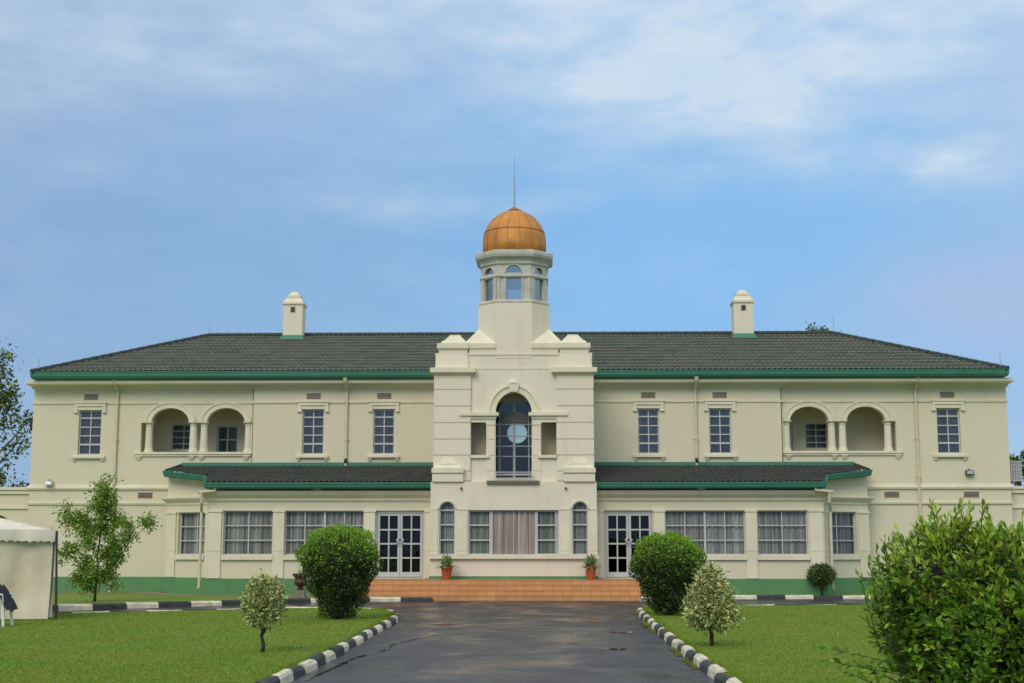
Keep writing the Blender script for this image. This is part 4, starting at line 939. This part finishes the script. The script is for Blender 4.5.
def core(prof, shrink, seed=0, n=24):
    c = MB(); pr = [(max(.01, r - shrink), z) for z, r in prof]; c.lathe((0, 0, 0), pr, 'twigs', n); return c.v, c.f

def clipped_bush(loc, prof, label, seed, n=16000, L=.055):
    e = empty('round_bush', loc, label, 'bush', 'clipped round bushes either side of the drive')
    P, nr = shell_pts(n, prof, seed, .07, .18)
    zr = (P[:, 2] - prof[0][0]) / (prof[-1][0] - prof[0][0])
    D = nr * .7 + rng.normal(size=P.shape) * .75 + np.array([0, 0, .35])
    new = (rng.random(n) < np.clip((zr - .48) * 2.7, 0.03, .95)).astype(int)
    ev, ef = core(prof, .15)
    ev = [(x, y, z) for x, y, z in ev]
    # loose shoots standing out from the top
    k = 70; Q, qn = shell_pts(k, prof, seed, .045, .02); l_ = rng.uniform(.05, .17, k); tt = np.tile(np.linspace(0, 1, 7), k)
    sp_ = np.repeat(Q, 7, 0) + np.repeat(norm(qn * .8 + np.array([0, 0, .7]) + rng.normal(size=Q.shape) * .25) * l_[:, None], 7, 0) * tt[:, None]
    P = np.concatenate([P, sp_]); D = np.concatenate([D, rng.normal(size=sp_.shape) + np.array([0, 0, .5])]); new = np.concatenate([new, (rng.random(len(sp_)) < .6).astype(int)])
    # thin patches where the shears opened the surface
    hc, hn = shell_pts(26, prof, seed + 3, .0, .02); keep = np.ones(len(P), bool)
    for c_ in hc: dd = np.linalg.norm(P - c_, axis=1); keep &= ~((dd < rng.uniform(.06, .12)) & (rng.random(len(P)) < .8))
    P, D, new = P[keep], D[keep], new[keep]
    k = 260; a = rng.random(k) * 6.28; rad = np.sqrt(rng.random(k)) * max(p[1] for p in prof) * .85
    base = np.stack([rad * np.cos(a), rad * np.sin(a), np.interp(rad, [0, max(p[1] for p in prof)], [prof[-1][0] + .0, prof[-1][0] - .28])], 1)
    sh = np.repeat(base, 6, 0); sh[:, 2] += np.tile(np.linspace(-.06, .10, 6), k); D2 = rng.normal(size=sh.shape) * .8 + np.array([0, 0, .9])
    P = np.concatenate([P, sh]); D = np.concatenate([D, D2]); new = np.concatenate([new, np.ones(len(sh), int)])
    P = P + np.array(loc)
    ev = [(x + loc[0], y + loc[1], z + loc[2]) for x, y, z in ev]
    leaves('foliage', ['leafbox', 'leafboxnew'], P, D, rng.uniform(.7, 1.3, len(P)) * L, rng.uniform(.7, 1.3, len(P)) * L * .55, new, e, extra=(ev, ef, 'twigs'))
    t = MB()
    for i in range(5):
        a = i * 1.3; t.tube([(loc[0] + .05 * math.cos(a), loc[1] + .05 * math.sin(a), loc[2] - .05), (loc[0] + .2 * math.cos(a), loc[1] + .2 * math.sin(a), loc[2] + .5)], .03, 'bark', 6)
    t.obj('stem', e)
clipped_bush((-3.68, -18.0, LZ), [(.03, .36), (.2, .42), (.43, .55), (.9, .78), (1.3, .92), (1.5, .89), (1.7, .75), (1.88, .48), (2.0, .2), (2.05, .03)], 'large clipped green bush with narrow foot on the left lawn beside the drive', 1.3)
clipped_bush((3.90, -15.9, LZ), [(.03, .34), (.2, .42), (.4, .55), (.85, .77), (1.2, .88), (1.4, .87), (1.6, .72), (1.76, .44), (1.86, .2), (1.90, .03)], 'large clipped green bush on the right lawn behind the pale cone-shaped shrub', 4.7)

def topiary(loc, prof, label, name, cat, seed, n, L, mats, frac, trunk, group=None, amp=.05, droop=0.0, depth=.16):
    e = empty(name, loc, label, cat, group)
    P, nr = shell_pts(n, prof, seed, amp, depth)
    # clump the leaves into sprigs so gaps show between them
    k = max(30, n // 14); C, cn = shell_pts(k, prof, seed, amp, depth * .5); ci = rng.integers(0, k, n // 2)
    P[:n // 2] = C[ci] + rng.normal(size=(n // 2, 3)) * L * .55 + cn[ci] * .03; nr[:n // 2] = cn[ci]
    D = nr * .7 + rng.normal(size=P.shape) * .6 + np.array([0, 0, .25 - droop])
    mi = (rng.random(n) < frac).astype(int); ev, ef = core(prof, depth * 1.1 + .03)
    P = P + np.array(loc); ev = [(x + loc[0], y + loc[1], z + loc[2]) for x, y, z in ev]
    leaves('crown', mats, P, D, rng.uniform(.7, 1.3, n) * L, rng.uniform(.7, 1.3, n) * L * .5, mi, e, extra=(ev, ef, 'twigs'))
    t = MB()
    for pts, rr in trunk: t.tube([(loc[0] + x, loc[1] + y, loc[2] + z) for x, y, z in pts], rr, 'bark', 9)
    t.obj('trunk', e, smooth=True); return e
topiary((-3.32, -28.39, LZ), [(.38, .05), (.43, .16), (.55, .24), (.72, .285), (.88, .26), (1.0, .19), (1.09, .10), (1.14, .02)], 'small round variegated tree with pale leaves on a bare trunk, on the left lawn', 'variegated_tree', 'small tree', 2.1, 3400, .062, ['leafvardark', 'leafvar'], .80,
        [([(0, 0, -.05), (.015, 0, .12), (-.02, .01, .24), (.03, 0, .38), (.0, 0, .60)], [.035, .028, .026, .028, .02]), ([(.02, 0, .28), (.08, .0, .5)], [.018, .01]), ([(0, 0, .3), (-.1, .03, .55)], [.016, .01])], amp=.035)
topiary((3.66, -26.87, LZ), [(.31, .08), (.35, .26), (.45, .36), (.60, .365), (.80, .31), (.98, .23), (1.12, .155), (1.24, .08), (1.31, .02)], 'cone-shaped variegated tree with drooping pale leaves, on the right lawn by the kerb', 'variegated_tree', 'small tree', 5.9, 5600, .066, ['leafvardark', 'leafvar'], .82,
        [([(0, 0, -.05), (0, 0, .15), (-.015, 0, .35), (-.05, 0, .7)], [.04, .033, .03, .018]), ([(0, 0, .25), (.12, .0, .5)], [.02, .01])], amp=.05, droop=.35)
topiary((10.0, -3.27, .16), [(.36, .10), (.42, .28), (.54, .41), (.68, .44), (.82, .38), (.95, .24), (1.02, .05)], 'small dark ball-shaped topiary on thin stems in front of the right end of the veranda', 'ball_topiary', 'topiary', 3.3, 4500, .05, ['leafbox', 'leafboxnew'], .12,
        [([(0, 0, -.05), (.02, 0, .2), (.1, 0, .55)], [.03, .025, .015]), ([(0, 0, 0), (-.03, 0, .25), (-.15, 0, .55)], [.028, .02, .012]), ([(0.02, 0, .05), (.04, .05, .3), (.22, .05, .55)], [.02, .018, .012])], amp=.03)

def branchy(name, loc, limbs, trunk_pts, trunk_r, mats, frac, L, per, spread, label, cat, group=None, bark='bark', twig=.9):
    e = empty(name, loc, label, cat, group); t = MB(); lo = Vector(loc)
    t.tube([lo + Vector(p) for p in trunk_pts], trunk_r, bark, 9)
    Ps, Ds = [], []
    for base, tip, rad, cnt in limbs:
        b_, e_ = Vector(base), Vector(tip); mid = b_.lerp(e_, .5) + Vector((random.uniform(-.1, .1), random.uniform(-.1, .1), random.uniform(-.05, .1))) * (e_ - b_).length * .5
        pts = [b_, b_.lerp(mid, .6), mid, mid.lerp(e_, .6), e_]
        r0 = trunk_r[-1] * .9; t.tube([lo + p for p in pts], [r0, r0 * .75, r0 * .55, r0 * .4, r0 * .22], bark, 6)
        for j in range(cnt):
            q = pts[random.choice((2, 3, 4, 4))] ; v = Vector((random.gauss(0, 1), random.gauss(0, 1), random.gauss(.25, .9))).normalized() * rad * random.uniform(.35, 1.0)
            tw = q + v; t.tube([lo + q, lo + q + v * .5 + Vector((0, 0, .03 * rad)), lo + tw], [r0 * .22, r0 * .15, r0 * .07], bark, 4)
            m_ = per; f_ = rng.random(m_) ** .6
            pp = np.array(lo + q)[None] + np.array(v)[None] * f_[:, None] + rng.normal(size=(m_, 3)) * spread
            Ps.append(pp); Ds.append(rng.normal(size=(m_, 3)) + np.array([v.x, v.y, v.z]) / (v.length + 1e-6) * .8 + np.array([0, 0, .2]))
    P = np.concatenate(Ps); D = np.concatenate(Ds); n = len(P)
    leaves('crown', mats, P, D, rng.uniform(.6, 1.3, n) * L, rng.uniform(.6, 1.3, n) * L * .55, (rng.random(n) < frac).astype(int), e)
    t.obj('trunk', e, smooth=True); return e
S = 40.8 / 1400
def px(x, y, d=0): return ((x - 96) * S, d, (604 - y) * S)
lim = []
for (bx_, by_, tx, ty, rad, cnt, d) in [(98, 545, 100, 490, .42, 11, 0), (98, 530, 95, 505, .40, 11, .1), (97, 540, 108, 500, .38, 9, -.2), (98, 540, 104, 512, .38, 9, .3), (97, 560, 76, 521, .36, 6, .2), (80, 528, 60, 512, .28, 6, .1), (82, 533, 70, 526, .30, 6, -.2), (85, 540, 88, 522, .36, 6, .3),
        (100, 555, 128, 530, .34, 8, -.1), (125, 535, 148, 526, .24, 7, 0), (115, 545, 130, 540, .32, 5, .3), (98, 565, 72, 556, .34, 8, -.3), (97, 560, 80, 565, .36, 7, .3), (98, 560, 92, 545, .40, 6, -.4), (99, 560, 112, 548, .40, 6, .4), (98, 570, 118, 563, .36, 8, -.2), (98, 575, 78, 580, .34, 10, .2), (98, 575, 106, 577, .34, 8, .3), (97, 578, 92, 575, .38, 8, -.3), (99, 566, 106, 556, .4, 7, 0), (99, 545, 114, 524, .34, 6, .2), (99, 555, 122, 548, .34, 6, -.3), (97, 550, 84, 538, .34, 6, -.2), (98, 578, 112, 590, .28, 5, .1), (97, 578, 86, 590, .26, 5, .1), (99, 540, 108, 532, .36, 7, 0)]:
    lim.append((px(bx_, by_), px(tx, ty, d), rad, cnt))
branchy('young_tree', (-12.03, -9.3, .15), lim, [px(96, 606), px(96.5, 590), px(98, 575), px(97, 560), px(99, 540), px(99, 515)], [.045, .038, .032, .027, .020, .012], ['leaftree', 'leafboxnew'], .25, .105, 46, .10,
        'slender young leafy tree growing on the verge before the left part of the building', 'tree')

# trees beyond the building
def far_tree(name, loc, H, w, label, lumps, per=42, L=.22, seed=0, spread=.24):
    random.seed(seed)
    lim = [((x * .3, 0, z * .6 + H * .1), (x, y, z), r, c) for x, y, z, r, c in lumps]
    return branchy(name, loc, lim, [(0, 0, -.1), (.1, 0, H * .3), (-.1, .1, H * .55), (.05, 0, H * .8)], [.28, .2, .14, .07], ['leaffar', 'leaftree'], .4, L, per, spread, label, 'tree', bark='barkgrey')
far_tree('tall_tree', (-25.6, 15, 0), 12, 4, 'tall sparse dark tree rising behind the low wing at the far left', [(-.6, 0, 11.3, 1.2, 9), (.7, .5, 10.6, 1.0, 9), (.2, -.5, 9.7, 1.1, 9), (1.3, 0, 9.2, .9, 8), (-1.3, .5, 9.5, 1.2, 8), (1.6, -.4, 8.3, .8, 7), (.4, .6, 8.2, 1.0, 7), (-1.2, 0, 7.8, 1.1, 8), (2.2, .2, 7.7, .55, 5), (1.8, 0, 6.6, .6, 6), (-.4, .3, 6.3, .9, 6), (1.0, 0, 4.9, .6, 6), (-1.6, 0, 5.2, 1.0, 6), (2.2, 0, 4.4, .35, 3)], seed=3)
far_tree('spreading_tree', (13.5, 14.5, -.12), 11.6, 3, 'treetop just showing above the right end of the roof ridge', [(-.25, 0, 11.7, .55, 9), (.4, 0, 11.6, .5, 9), (-.9, 0, 11.35, .5, 6), (.9, .2, 11.35, .4, 6), (0, 0, 10.8, .9, 8), (-1, 0, 10.5, .8, 6), (1, 0, 10.5, .8, 6)], per=40, L=.16, seed=5, spread=.12)
far_tree('spiky_tree', (26.3, 25, 0), 6.5, 2, 'small spiky dark tree beyond the low wing at the far right', [(-.5, 0, 6.2, .4, 5), (.2, 0, 6.5, .35, 5), (.8, 0, 6.4, .4, 5), (0, 0, 5.7, .6, 6), (1.0, 0, 5.7, .6, 6), (-.7, 0, 5.5, .5, 5)], per=14, L=.32, seed=6, spread=.1)

# large foreground bush
def big_bush(loc, label):
    e = empty('leafy_bush', loc, label, 'bush'); rnd = np.random.default_rng(21); lo = np.array(loc)
    blobs = [((.20, 0, .82), (.96, .95, .80)), ((-.36, -.1, 1.16), (.52, .5, .50)), ((.72, .0, 1.15), (.62, .6, .50)), ((.12, -.3, .7), (.88, .8, .72)), ((1.0, .1, .85), (.95, .9, .82)), ((-.34, 0, .72), (.46, .5, .50)), ((-.1, -.55, .75), (.5, .4, .45)), ((.6, -.55, .85), (.5, .4, .5))]
    bases, dirs = [], []
    for (c, r) in blobs:
        k = int(620 * r[0] * r[1] * 1.9 + 240); v = norm(rnd.normal(size=(k, 3))); dep = 1 - rnd.random(k) ** 1.4 * .34
        q = np.array(c) + v * np.array(r) * dep[:, None]; bases.append(q); dirs.append(norm(v * .9 + rnd.normal(size=(k, 3)) * .45 + np.array([0, 0, .55])))
    B = np.concatenate(bases); D = np.concatenate(dirs)
    keep = (B[:, 2] > .05)
    for (c, r) in blobs:                                  # drop what lies deep inside another lobe
        rr = np.linalg.norm((B - np.array(c)) / np.array(r), axis=1); keep &= rr > .66
    for c_ in B[rnd.integers(0, len(B), 34)]: dd = np.linalg.norm(B - c_, axis=1); keep &= ~((dd < rnd.uniform(.09, .17)) & (rnd.random(len(B)) < .85))
    B, D = B[keep], D[keep]; ln_ = rnd.uniform(.10, .24, len(B))
    # long shoots standing clear of the crown
    sp = [((-.58, -.1, 1.42), (-.15, 0, 1), .42), ((-.45, 0, 1.58), (-.05, 0, 1), .34), ((-.28, -.2, 1.60), (.1, 0, 1), .34), ((-.1, 0, 1.58), (.05, 0, 1), .34), ((-.75, 0, 1.35), (-.5, 0, 1), .28),
          ((.27, 0, 1.48), (-.05, 0, 1), .40), ((.33, .1, 1.45), (.1, 0, 1), .30), ((.68, -.1, 1.58), (0, 0, 1), .36), ((.85, 0, 1.56), (.15, 0, 1), .32), ((1.1, 0, 1.55), (.1, 0, 1), .30), ((-.88, -.2, .85), (-.3, 0, 1), .50), ((-.92, -.2, .75), (-.7, 0, .9), .38),
          ((-.92, -.3, .62), (-1, 0, .25), .62), ((-.9, -.3, .50), (-1, 0, .42), .45), ((-.9, -.35, .2), (-1, 0, .22), .62), ((-.96, -.2, .85), (-.12, 0, 1), .72), ((-1.0, -.2, .8), (-.3, 0, 1), .55), ((-.9, -.2, .95), (-.05, 0, 1), .66), ((-.8, -.1, 1.15), (-.1, 0, 1), .52), ((-.88, -.3, 1.15), (-.6, 0, .8), .24), ((-.9, -.1, .75), (-.9, 0, .5), .22)]
    for i, (b_, d_, l_) in enumerate(sp):
        for j in range(2):
            B = np.concatenate([B, np.array([b_]) + rnd.normal(size=(1, 3)) * .04]); D = np.concatenate([D, norm(np.array([d_]) + rnd.normal(size=(1, 3)) * .12)]); ln_ = np.append(ln_, l_ * rnd.uniform(.75, 1))
    Ps, Ds, Ls, Ms = [], [], [], []; tw = MB()
    for b_, d_, l_ in zip(B, D, ln_):
        k = int(5 + l_ * 26); a1 = norm(np.cross(d_, [0.3, .5, .1])); a2 = np.cross(d_, a1); new = rnd.random() < np.clip((b_[2] - .75) * .9, .07, .8); old = rnd.random() < .035
        for j in range(k):
            f = (j + .5) / k; an = j * 2.4 + rnd.random() * .5; out = a1 * math.cos(an) + a2 * math.sin(an)
            Ps.append(b_ + d_ * l_ * f); Ds.append(out * (1.15 - .75 * f) + d_ * (.45 + .75 * f)); Ls.append(rnd.uniform(.050, .108) * (1.0 if f < .8 else .75)); Ms.append(2 if old and rnd.random() < .6 else (1 if new and f > .25 else 0))
        tw.tube([lo + b_ - d_ * .08, lo + b_ + d_ * l_ * .9], [.006, .003], 'bark', 4, caps=False)
    P = np.array(Ps) + lo; Ls = np.array(Ls)
    cv, cf = [], []
    c = MB()
    for (cc, r) in blobs: c.lathe((cc[0] + lo[0], cc[1] + lo[1], cc[2] + lo[2]), [(.60 * r[0] * math.sin(math.pi * k / 10) + .001, -.60 * r[2] * math.cos(math.pi * k / 10)) for k in range(11)], 'twigs', 16, sy=r[1] / r[0])
    leaves('foliage', ['leafbig', 'leafbignew', 'leafbigold'], P, np.array(Ds), Ls, Ls * .44, np.array(Ms), e, fold=.18, extra=(c.v, c.f, 'twigs'))
    tw.obj('stem', e)
big_bush((4.66, -38.4, LZ), 'big loose glossy-leaved bush with upright shoots in the bottom right foreground')

# ------------------------------------------------------------------ potted plants
def spiky(e, loc, k, L, spread, mats=('leafpot',), w=.03, droop=.5):
    P, D, Ls = [], [], []
    mb = MB()
    for i in range(k):
        a = random.uniform(0, 6.28); el = random.uniform(.35, 1.4); l = L * random.uniform(.7, 1.1); u = Vector((math.cos(a) * math.cos(el), math.sin(a) * math.cos(el), math.sin(el))); sd = Vector((-math.sin(a), math.cos(a), 0)) * w / 2
        pts = []
        for j in range(6):
            f = j / 5; q = Vector(loc) + u * l * f + Vector((0, 0, -droop * l * f * f * math.cos(el))); pts.append((q - sd * (1 - f * .92), q + sd * (1 - f * .92)))
        vs = [p for pr in pts for p in pr]; mb.add(vs, [(2 * j, 2 * j + 1, 2 * j + 3, 2 * j + 2) for j in range(5)], mats[0])
    return mb.obj('plant', e, recalc=False)
POTP = [(0.12, 0), (.13, .02), (.15, .16), (.17, .30), (.185, .36), (.205, .37), (.205, .42), (.175, .425), (.155, .40)]
def pot(x, y, label):
    e = empty('flower_pot', (x, y, .705), label, 'plant pot', 'terracotta pots on the entrance terrace')
    p = MB(); p.lathe((x, y, .705), POTP, 'terracotta', 24); p.obj('pot', e, smooth=False)
    p = MB(); p.lathe((x, y, 1.07), [(.16, 0), (.16, .02), (.01, .03)], 'soil', 16); p.obj('soil', e)
    spiky(e, (x, y, 1.09), 230, .52, .3, w=.10, droop=.55)
pot(-2.22, -4.35, 'terracotta pot with spiky plant beside the left arched window of the entrance bay')
pot(2.42, -4.35, 'terracotta pot with spiky plant beside the right arched window of the entrance bay')
for i, (x, y) in enumerate(((-6.62, -6.2),)):
    e = empty('garden_urn', (x, y, .165), 'dark maroon urn with feathery plant on a stone foot, behind the left round bush', 'urn')
    p = MB(); p.box(FY(y), x - .15, x + .15, -.15, .15, .11, .42, 'stonebase'); p.box(FY(y), x - .18, x + .18, -.18, .18, .11, .22, 'stonebase'); p.obj('pedestal', e)
    p = MB(); p.lathe((x, y, .42), [(.10, 0), (.12, .03), (.07, .07), (.08, .10), (.18, .17), (.20, .24), (.17, .30), (.17, .36), (.22, .42), (.25, .45), (.25, .50), (.20, .50), (.18, .46)], 'maroon', 24); p.obj('urn', e)
    spiky(e, (x, y, .86), 34, .55, .3, w=.035, droop=.9)

# ------------------------------------------------------------------ marquee tent and chair at the left edge
def tent(x1, y0, w, dpt, label, ang=24):
    before = set(bpy.data.objects)
    z0 = LZ; H = 1.98; e = empty('marquee_tent', (x1 - w / 2, y0 + dpt / 2, z0), label, 'tent'); x0 = x1 - w; y1 = y0 + dpt; cx, cy = (x0 + x1) / 2, (y0 + y1) / 2; pk = 3.0
    b = MB(); n = 16; hv = H + z0
    def pt(u, v):    # u,v in -1..1
        r = max(abs(u), abs(v)); k = 1 - r; z = hv + (pk - hv) * (k ** 1.25) + .0
        z += .03 * math.sin(u * 9) * (1 - r); return (cx + u * w / 2, cy + v * dpt / 2, z)
    g = [[pt(-1 + 2 * i / n, -1 + 2 * j / n) for i in range(n + 1)] for j in range(n + 1)]; vs = [p for r in g for p in r]
    b.add(vs, [(j * (n + 1) + i, j * (n + 1) + i + 1, (j + 1) * (n + 1) + i + 1, (j + 1) * (n + 1) + i) for j in range(n) for i in range(n)], 'tentwhite')
    b.obj('canopy', e, recalc=True, smooth=False)
    b = MB(); per = [(x0, y0), (x1, y0), (x1, y1), (x0, y1), (x0, y0)]
    for (a, c) in zip(per[:-1], per[1:]):
        F = Frame(a, c); k = int(F.len / .06); vs = []
        for i in range(k + 1):
            u = F.len * i / k; wob = .03 * math.sin(u * 5.3) + .015 * math.sin(u * 13); sc = .045 * abs(math.sin(u * math.pi / .16)) + .015 * math.sin(u * 2.1); vs += [F(u, .02 + wob * .3, hv + .01), F(u, .035 + wob, hv - .14), F(u, .03 + wob * 1.4, hv - .27 + sc)]
        b.add(vs, [(3 * i + r, 3 * i + 3 + r, 3 * i + 4 + r, 3 * i + 1 + r) for i in range(k) for r in (0, 1)], 'tentwhite')
    b.obj('valance', e, smooth=True)
    for (x, y) in ((x1 + .10, y0 - .0), (x1 + .03, y1), (x0, y0), (x0, y1)):
        b = MB(); b.tube([(x, y, z0 - .05), (x - .07, y, hv - .02)], .026, 'darkmetal', 8); b.obj('pole', e)
    # hanging wall cloth
    def cloth(a, c, seed, ztop, zb):
        b = MB(); F = Frame(a, c); k = int(F.len / .05); rows = 10; vs = []
        for r in range(rows + 1):
            f = r / rows; z = ztop + (zb - ztop) * f
            for i in range(k + 1):
                u = F.len * i / k; am = .02 + .09 * f; vs.append(F(u - .05 * f * f * (u / F.len), am * math.sin(u * 4.6 + seed + 1.3 * f + .8 * math.sin(u * 1.9)) + .02 * math.sin(u * 11 + seed + f * 2), z))
        b.add(vs, [(r * (k + 1) + i, r * (k + 1) + i + 1, (r + 1) * (k + 1) + i + 1, (r + 1) * (k + 1) + i) for r in range(rows) for i in range(k)], 'tentcloth'); b.obj('side_cloth', e, smooth=True)
    cloth((x0, y0 + .08), (x1 - .03, y0 + .08), 1, hv - .1, z0 + .02)
    cloth((x1 - .02, y0 + .1), (x1 - .02, y1 - .1), 2, hv - .1, z0 + .02)
    M = Matrix.Translation((x1, y0, 0)) @ Matrix.Rotation(R(ang), 4, 'Z') @ Matrix.Translation((-x1, -y0, 0))
    for o in set(bpy.data.objects) - before:
        if o is not e: o.data.transform(M); o.matrix_parent_inverse = Matrix.Translation(-(M @ e.location))
    e.location = M @ e.location
tent(-10.02, -18.55, 5.5, 5.5, 'white marquee tent with scalloped valance and hanging side cloth at the left edge')

ch = empty('plastic_chair', (-10.22, -21.2, LZ), 'white plastic chair standing before the tent cloth at the left edge', 'chair')
x, y, z = -10.22, -21.2, LZ; F = FY(y)
b = MB(); b.taper(F, (x - .22, x + .22, -.22, .22, z + .42), (x - .23, x + .23, -.23, .23, z + .45), 'plasticwhite'); b.obj('seat', ch)
b = MB(); b.taper(F, (x - .22, x - .18, -.22, .22, z + .45), (x - .24, x - .20, -.32, .16, z + .88), 'plasticwhite'); b.obj('backrest', ch)
for sx_2 in (-1, 1):
    for sy_ in (-1, 1):
        b = MB(); b.taper(F, (x + sx_2 * .24 - .02, x + sx_2 * .24 + .02, sy_ * .24 - .02, sy_ * .24 + .02, z), (x + sx_2 * .2 - .025, x + sx_2 * .2 + .025, sy_ * .2 - .025, sy_ * .2 + .025, z + .42), 'plasticwhite'); b.obj('leg', ch)
for sy_ in (-1, 1): b = MB(); b.tube([F(x + .22, sy_ * .25, z + .44), F(x + .2, sy_ * .26, z + .64), F(x - .2, sy_ * .26, z + .66)], .018, 'plasticwhite', 8); b.obj('armrest', ch)
# dark jacket draped over the chair
b = MB(); vs = []; nU, nV = 14, 16
for j in range(nV + 1):
    f = j / nV; th = f * math.pi * 1.0
    for i in range(nU + 1):
        u = -.30 + .56 * i / nU; 
        if f < .5: xx = x - .28 + f * .52 ; zz = z + .50 + f * .66 + .0
        else: xx = x + .02 + (f - .5) * .62; zz = z + .84 - (f - .5) ** 1.1 * 1.15
        zz += .03 * math.sin(u * 14 + f * 5); xx += .02 * math.sin(u * 17 + f * 3)
        vs.append((xx, y + u, zz))
b.add(vs, [(j * (nU + 1) + i, j * (nU + 1) + i + 1, (j + 1) * (nU + 1) + i + 1, (j + 1) * (nU + 1) + i) for j in range(nV) for i in range(nU)], 'clothdark')
o = b.obj('jacket', None, smooth=True); tag(o, 'black jacket draped over the white plastic chair at the left edge', 'jacket')

# ------------------------------------------------------------------ grass blades, tufts at the kerb foot
def inside(P, poly):
    x, y = P[:, 0], P[:, 1]; c = np.zeros(len(P), bool); n = len(poly)
    for i in range(n):
        x0, y0 = poly[i]; x1, y1 = poly[(i + 1) % n]
        m = ((y0 > y) != (y1 > y)) & (x < (x1 - x0) * (y - y0) / (y1 - y0 + 1e-12) + x0); c ^= m
    return c
def blades(poly, z, n, hmin, hmax, bounds, name='grass'):
    out = []
    d = np.exp(rng.uniform(np.log(14), np.log(46), n)); s_ = rng.uniform(-.42, .40, n); P = np.stack([1 + s_ * d, -50 + d], 1)
    P = P[inside(P, poly)]; n0 = len(P)
    E = resample([Vector(q) for q in poly[:-2]], .012); E = np.array([[q.x, q.y] for q in E]); E = E[(E[:, 1] > -36) & (E[:, 1] < -7) & (np.abs(E[:, 0]) < 16)]
    T_ = np.gradient(E, axis=0); T_ /= np.linalg.norm(T_, axis=1)[:, None] + 1e-9; sg = -1 if poly[0][0] < 0 else 1
    clump = .5 + .5 * np.sin(np.arange(len(E)) * .013) * np.sin(np.arange(len(E)) * .0071 + 1)
    E = E + np.stack([T_[:, 1], -T_[:, 0]], 1) * (-sg if False else sg) * rng.uniform(.05, .16, len(E))[:, None]
    P = np.concatenate([P, E]); n = len(P); h = np.concatenate([rng.uniform(hmin, hmax, n0), rng.uniform(.02, .07, len(E)) * (.4 + clump) * np.where(np.abs(E[:, 0]) > 4.2, .25, 1)]); w = rng.uniform(.006, .012, n) * np.clip((P[:, 1] + 50) / 22, 1, 2)
    a = rng.random(n) * 2 * np.pi; ln_ = rng.normal(size=(n, 2)) * .35
    V = np.empty((n, 3, 3)); c, s2 = np.cos(a) * w, np.sin(a) * w
    V[:, 0] = np.stack([P[:, 0] - c, P[:, 1] - s2, np.full(n, z - .003)], 1); V[:, 1] = np.stack([P[:, 0] + c, P[:, 1] + s2, np.full(n, z - .003)], 1)
    V[:, 2] = np.stack([P[:, 0] + ln_[:, 0] * h, P[:, 1] + ln_[:, 1] * h, z + h], 1)
    me = bpy.data.meshes.new(name); me.vertices.add(n * 3); me.vertices.foreach_set('co', V.ravel()); me.loops.add(n * 3); me.loops.foreach_set('vertex_index', np.arange(n * 3)); me.polygons.add(n)
    me.polygons.foreach_set('loop_start', np.arange(n) * 3); me.polygons.foreach_set('loop_total', np.full(n, 3)); me.materials.append(MATS['blade']); me.update(calc_edges=True)
    o = bpy.data.objects.new(name, me); COL.objects.link(o); tag(o, kind='stuff'); return o
def inset(P, o): # lawns stop just short of the kerb
    return [tuple(p) for p in P]
for poly in ([tuple(p) for p in KL] + [(-60, -35), (-60, -70)], [tuple(p) for p in KR] + [(60, -5), (60, -70)]):
    tag(blades(poly, LZ, 380000, .010, .022, None), 'short mown green grass covering the lawn on the ' + ('left' if poly[0][0] < 0 else 'right') + ' of the drive', 'grass')

def weeds(path, side, y0, y1, n):
    E = resample([Vector(p) for p in path], .05); E = [p for p in E if y0 < p.y < y1]; b = MB(); g = MB()
    for i in range(len(E) - 1):
        if math.sin(i * .11) + math.sin(i * .037 + 2) < .2: continue
        a, c = E[i], E[i + 1]; d = (c - a).normalized(); nn = Vector((d.y, -d.x)) * side; w = random.uniform(.05, .13)
        p0 = a + nn * .06; q = [p0, p0 + d * .09, p0 + d * .10 + nn * w, p0 + nn * w * random.uniform(.6, 1.2)]
        b.add([(v.x, v.y, .003 + i * 1e-6) for v in q], [(0, 1, 2, 3)], 'soil')
        if random.random() < .45:
            for k in range(random.randint(4, 12)):
                an = random.uniform(0, 6.28); h = random.uniform(.02, .07); o_ = p0 + nn * random.uniform(.02, .10); t_ = (math.cos(an) * h * .7, math.sin(an) * h * .7)
                g.add([(o_.x - .006, o_.y, .0), (o_.x + .006, o_.y, .0), (o_.x + t_[0], o_.y + t_[1], h)], [(0, 1, 2)], 'blade')
    tag(b.obj('soil_patches', recalc=False), 'brown soil washed against the foot of the kerb on the ' + ('right' if side > 0 and path is KR or path is KR else 'left') + ' side of the drive', 'soil', kind='stuff')
    tag(g.obj('weeds', recalc=False), 'sparse green weeds at the foot of the kerb on the ' + ('right' if path is KR else 'left') + ' side of the drive', 'weeds', kind='stuff')
weeds(KR, -1, -36, -11, 0)
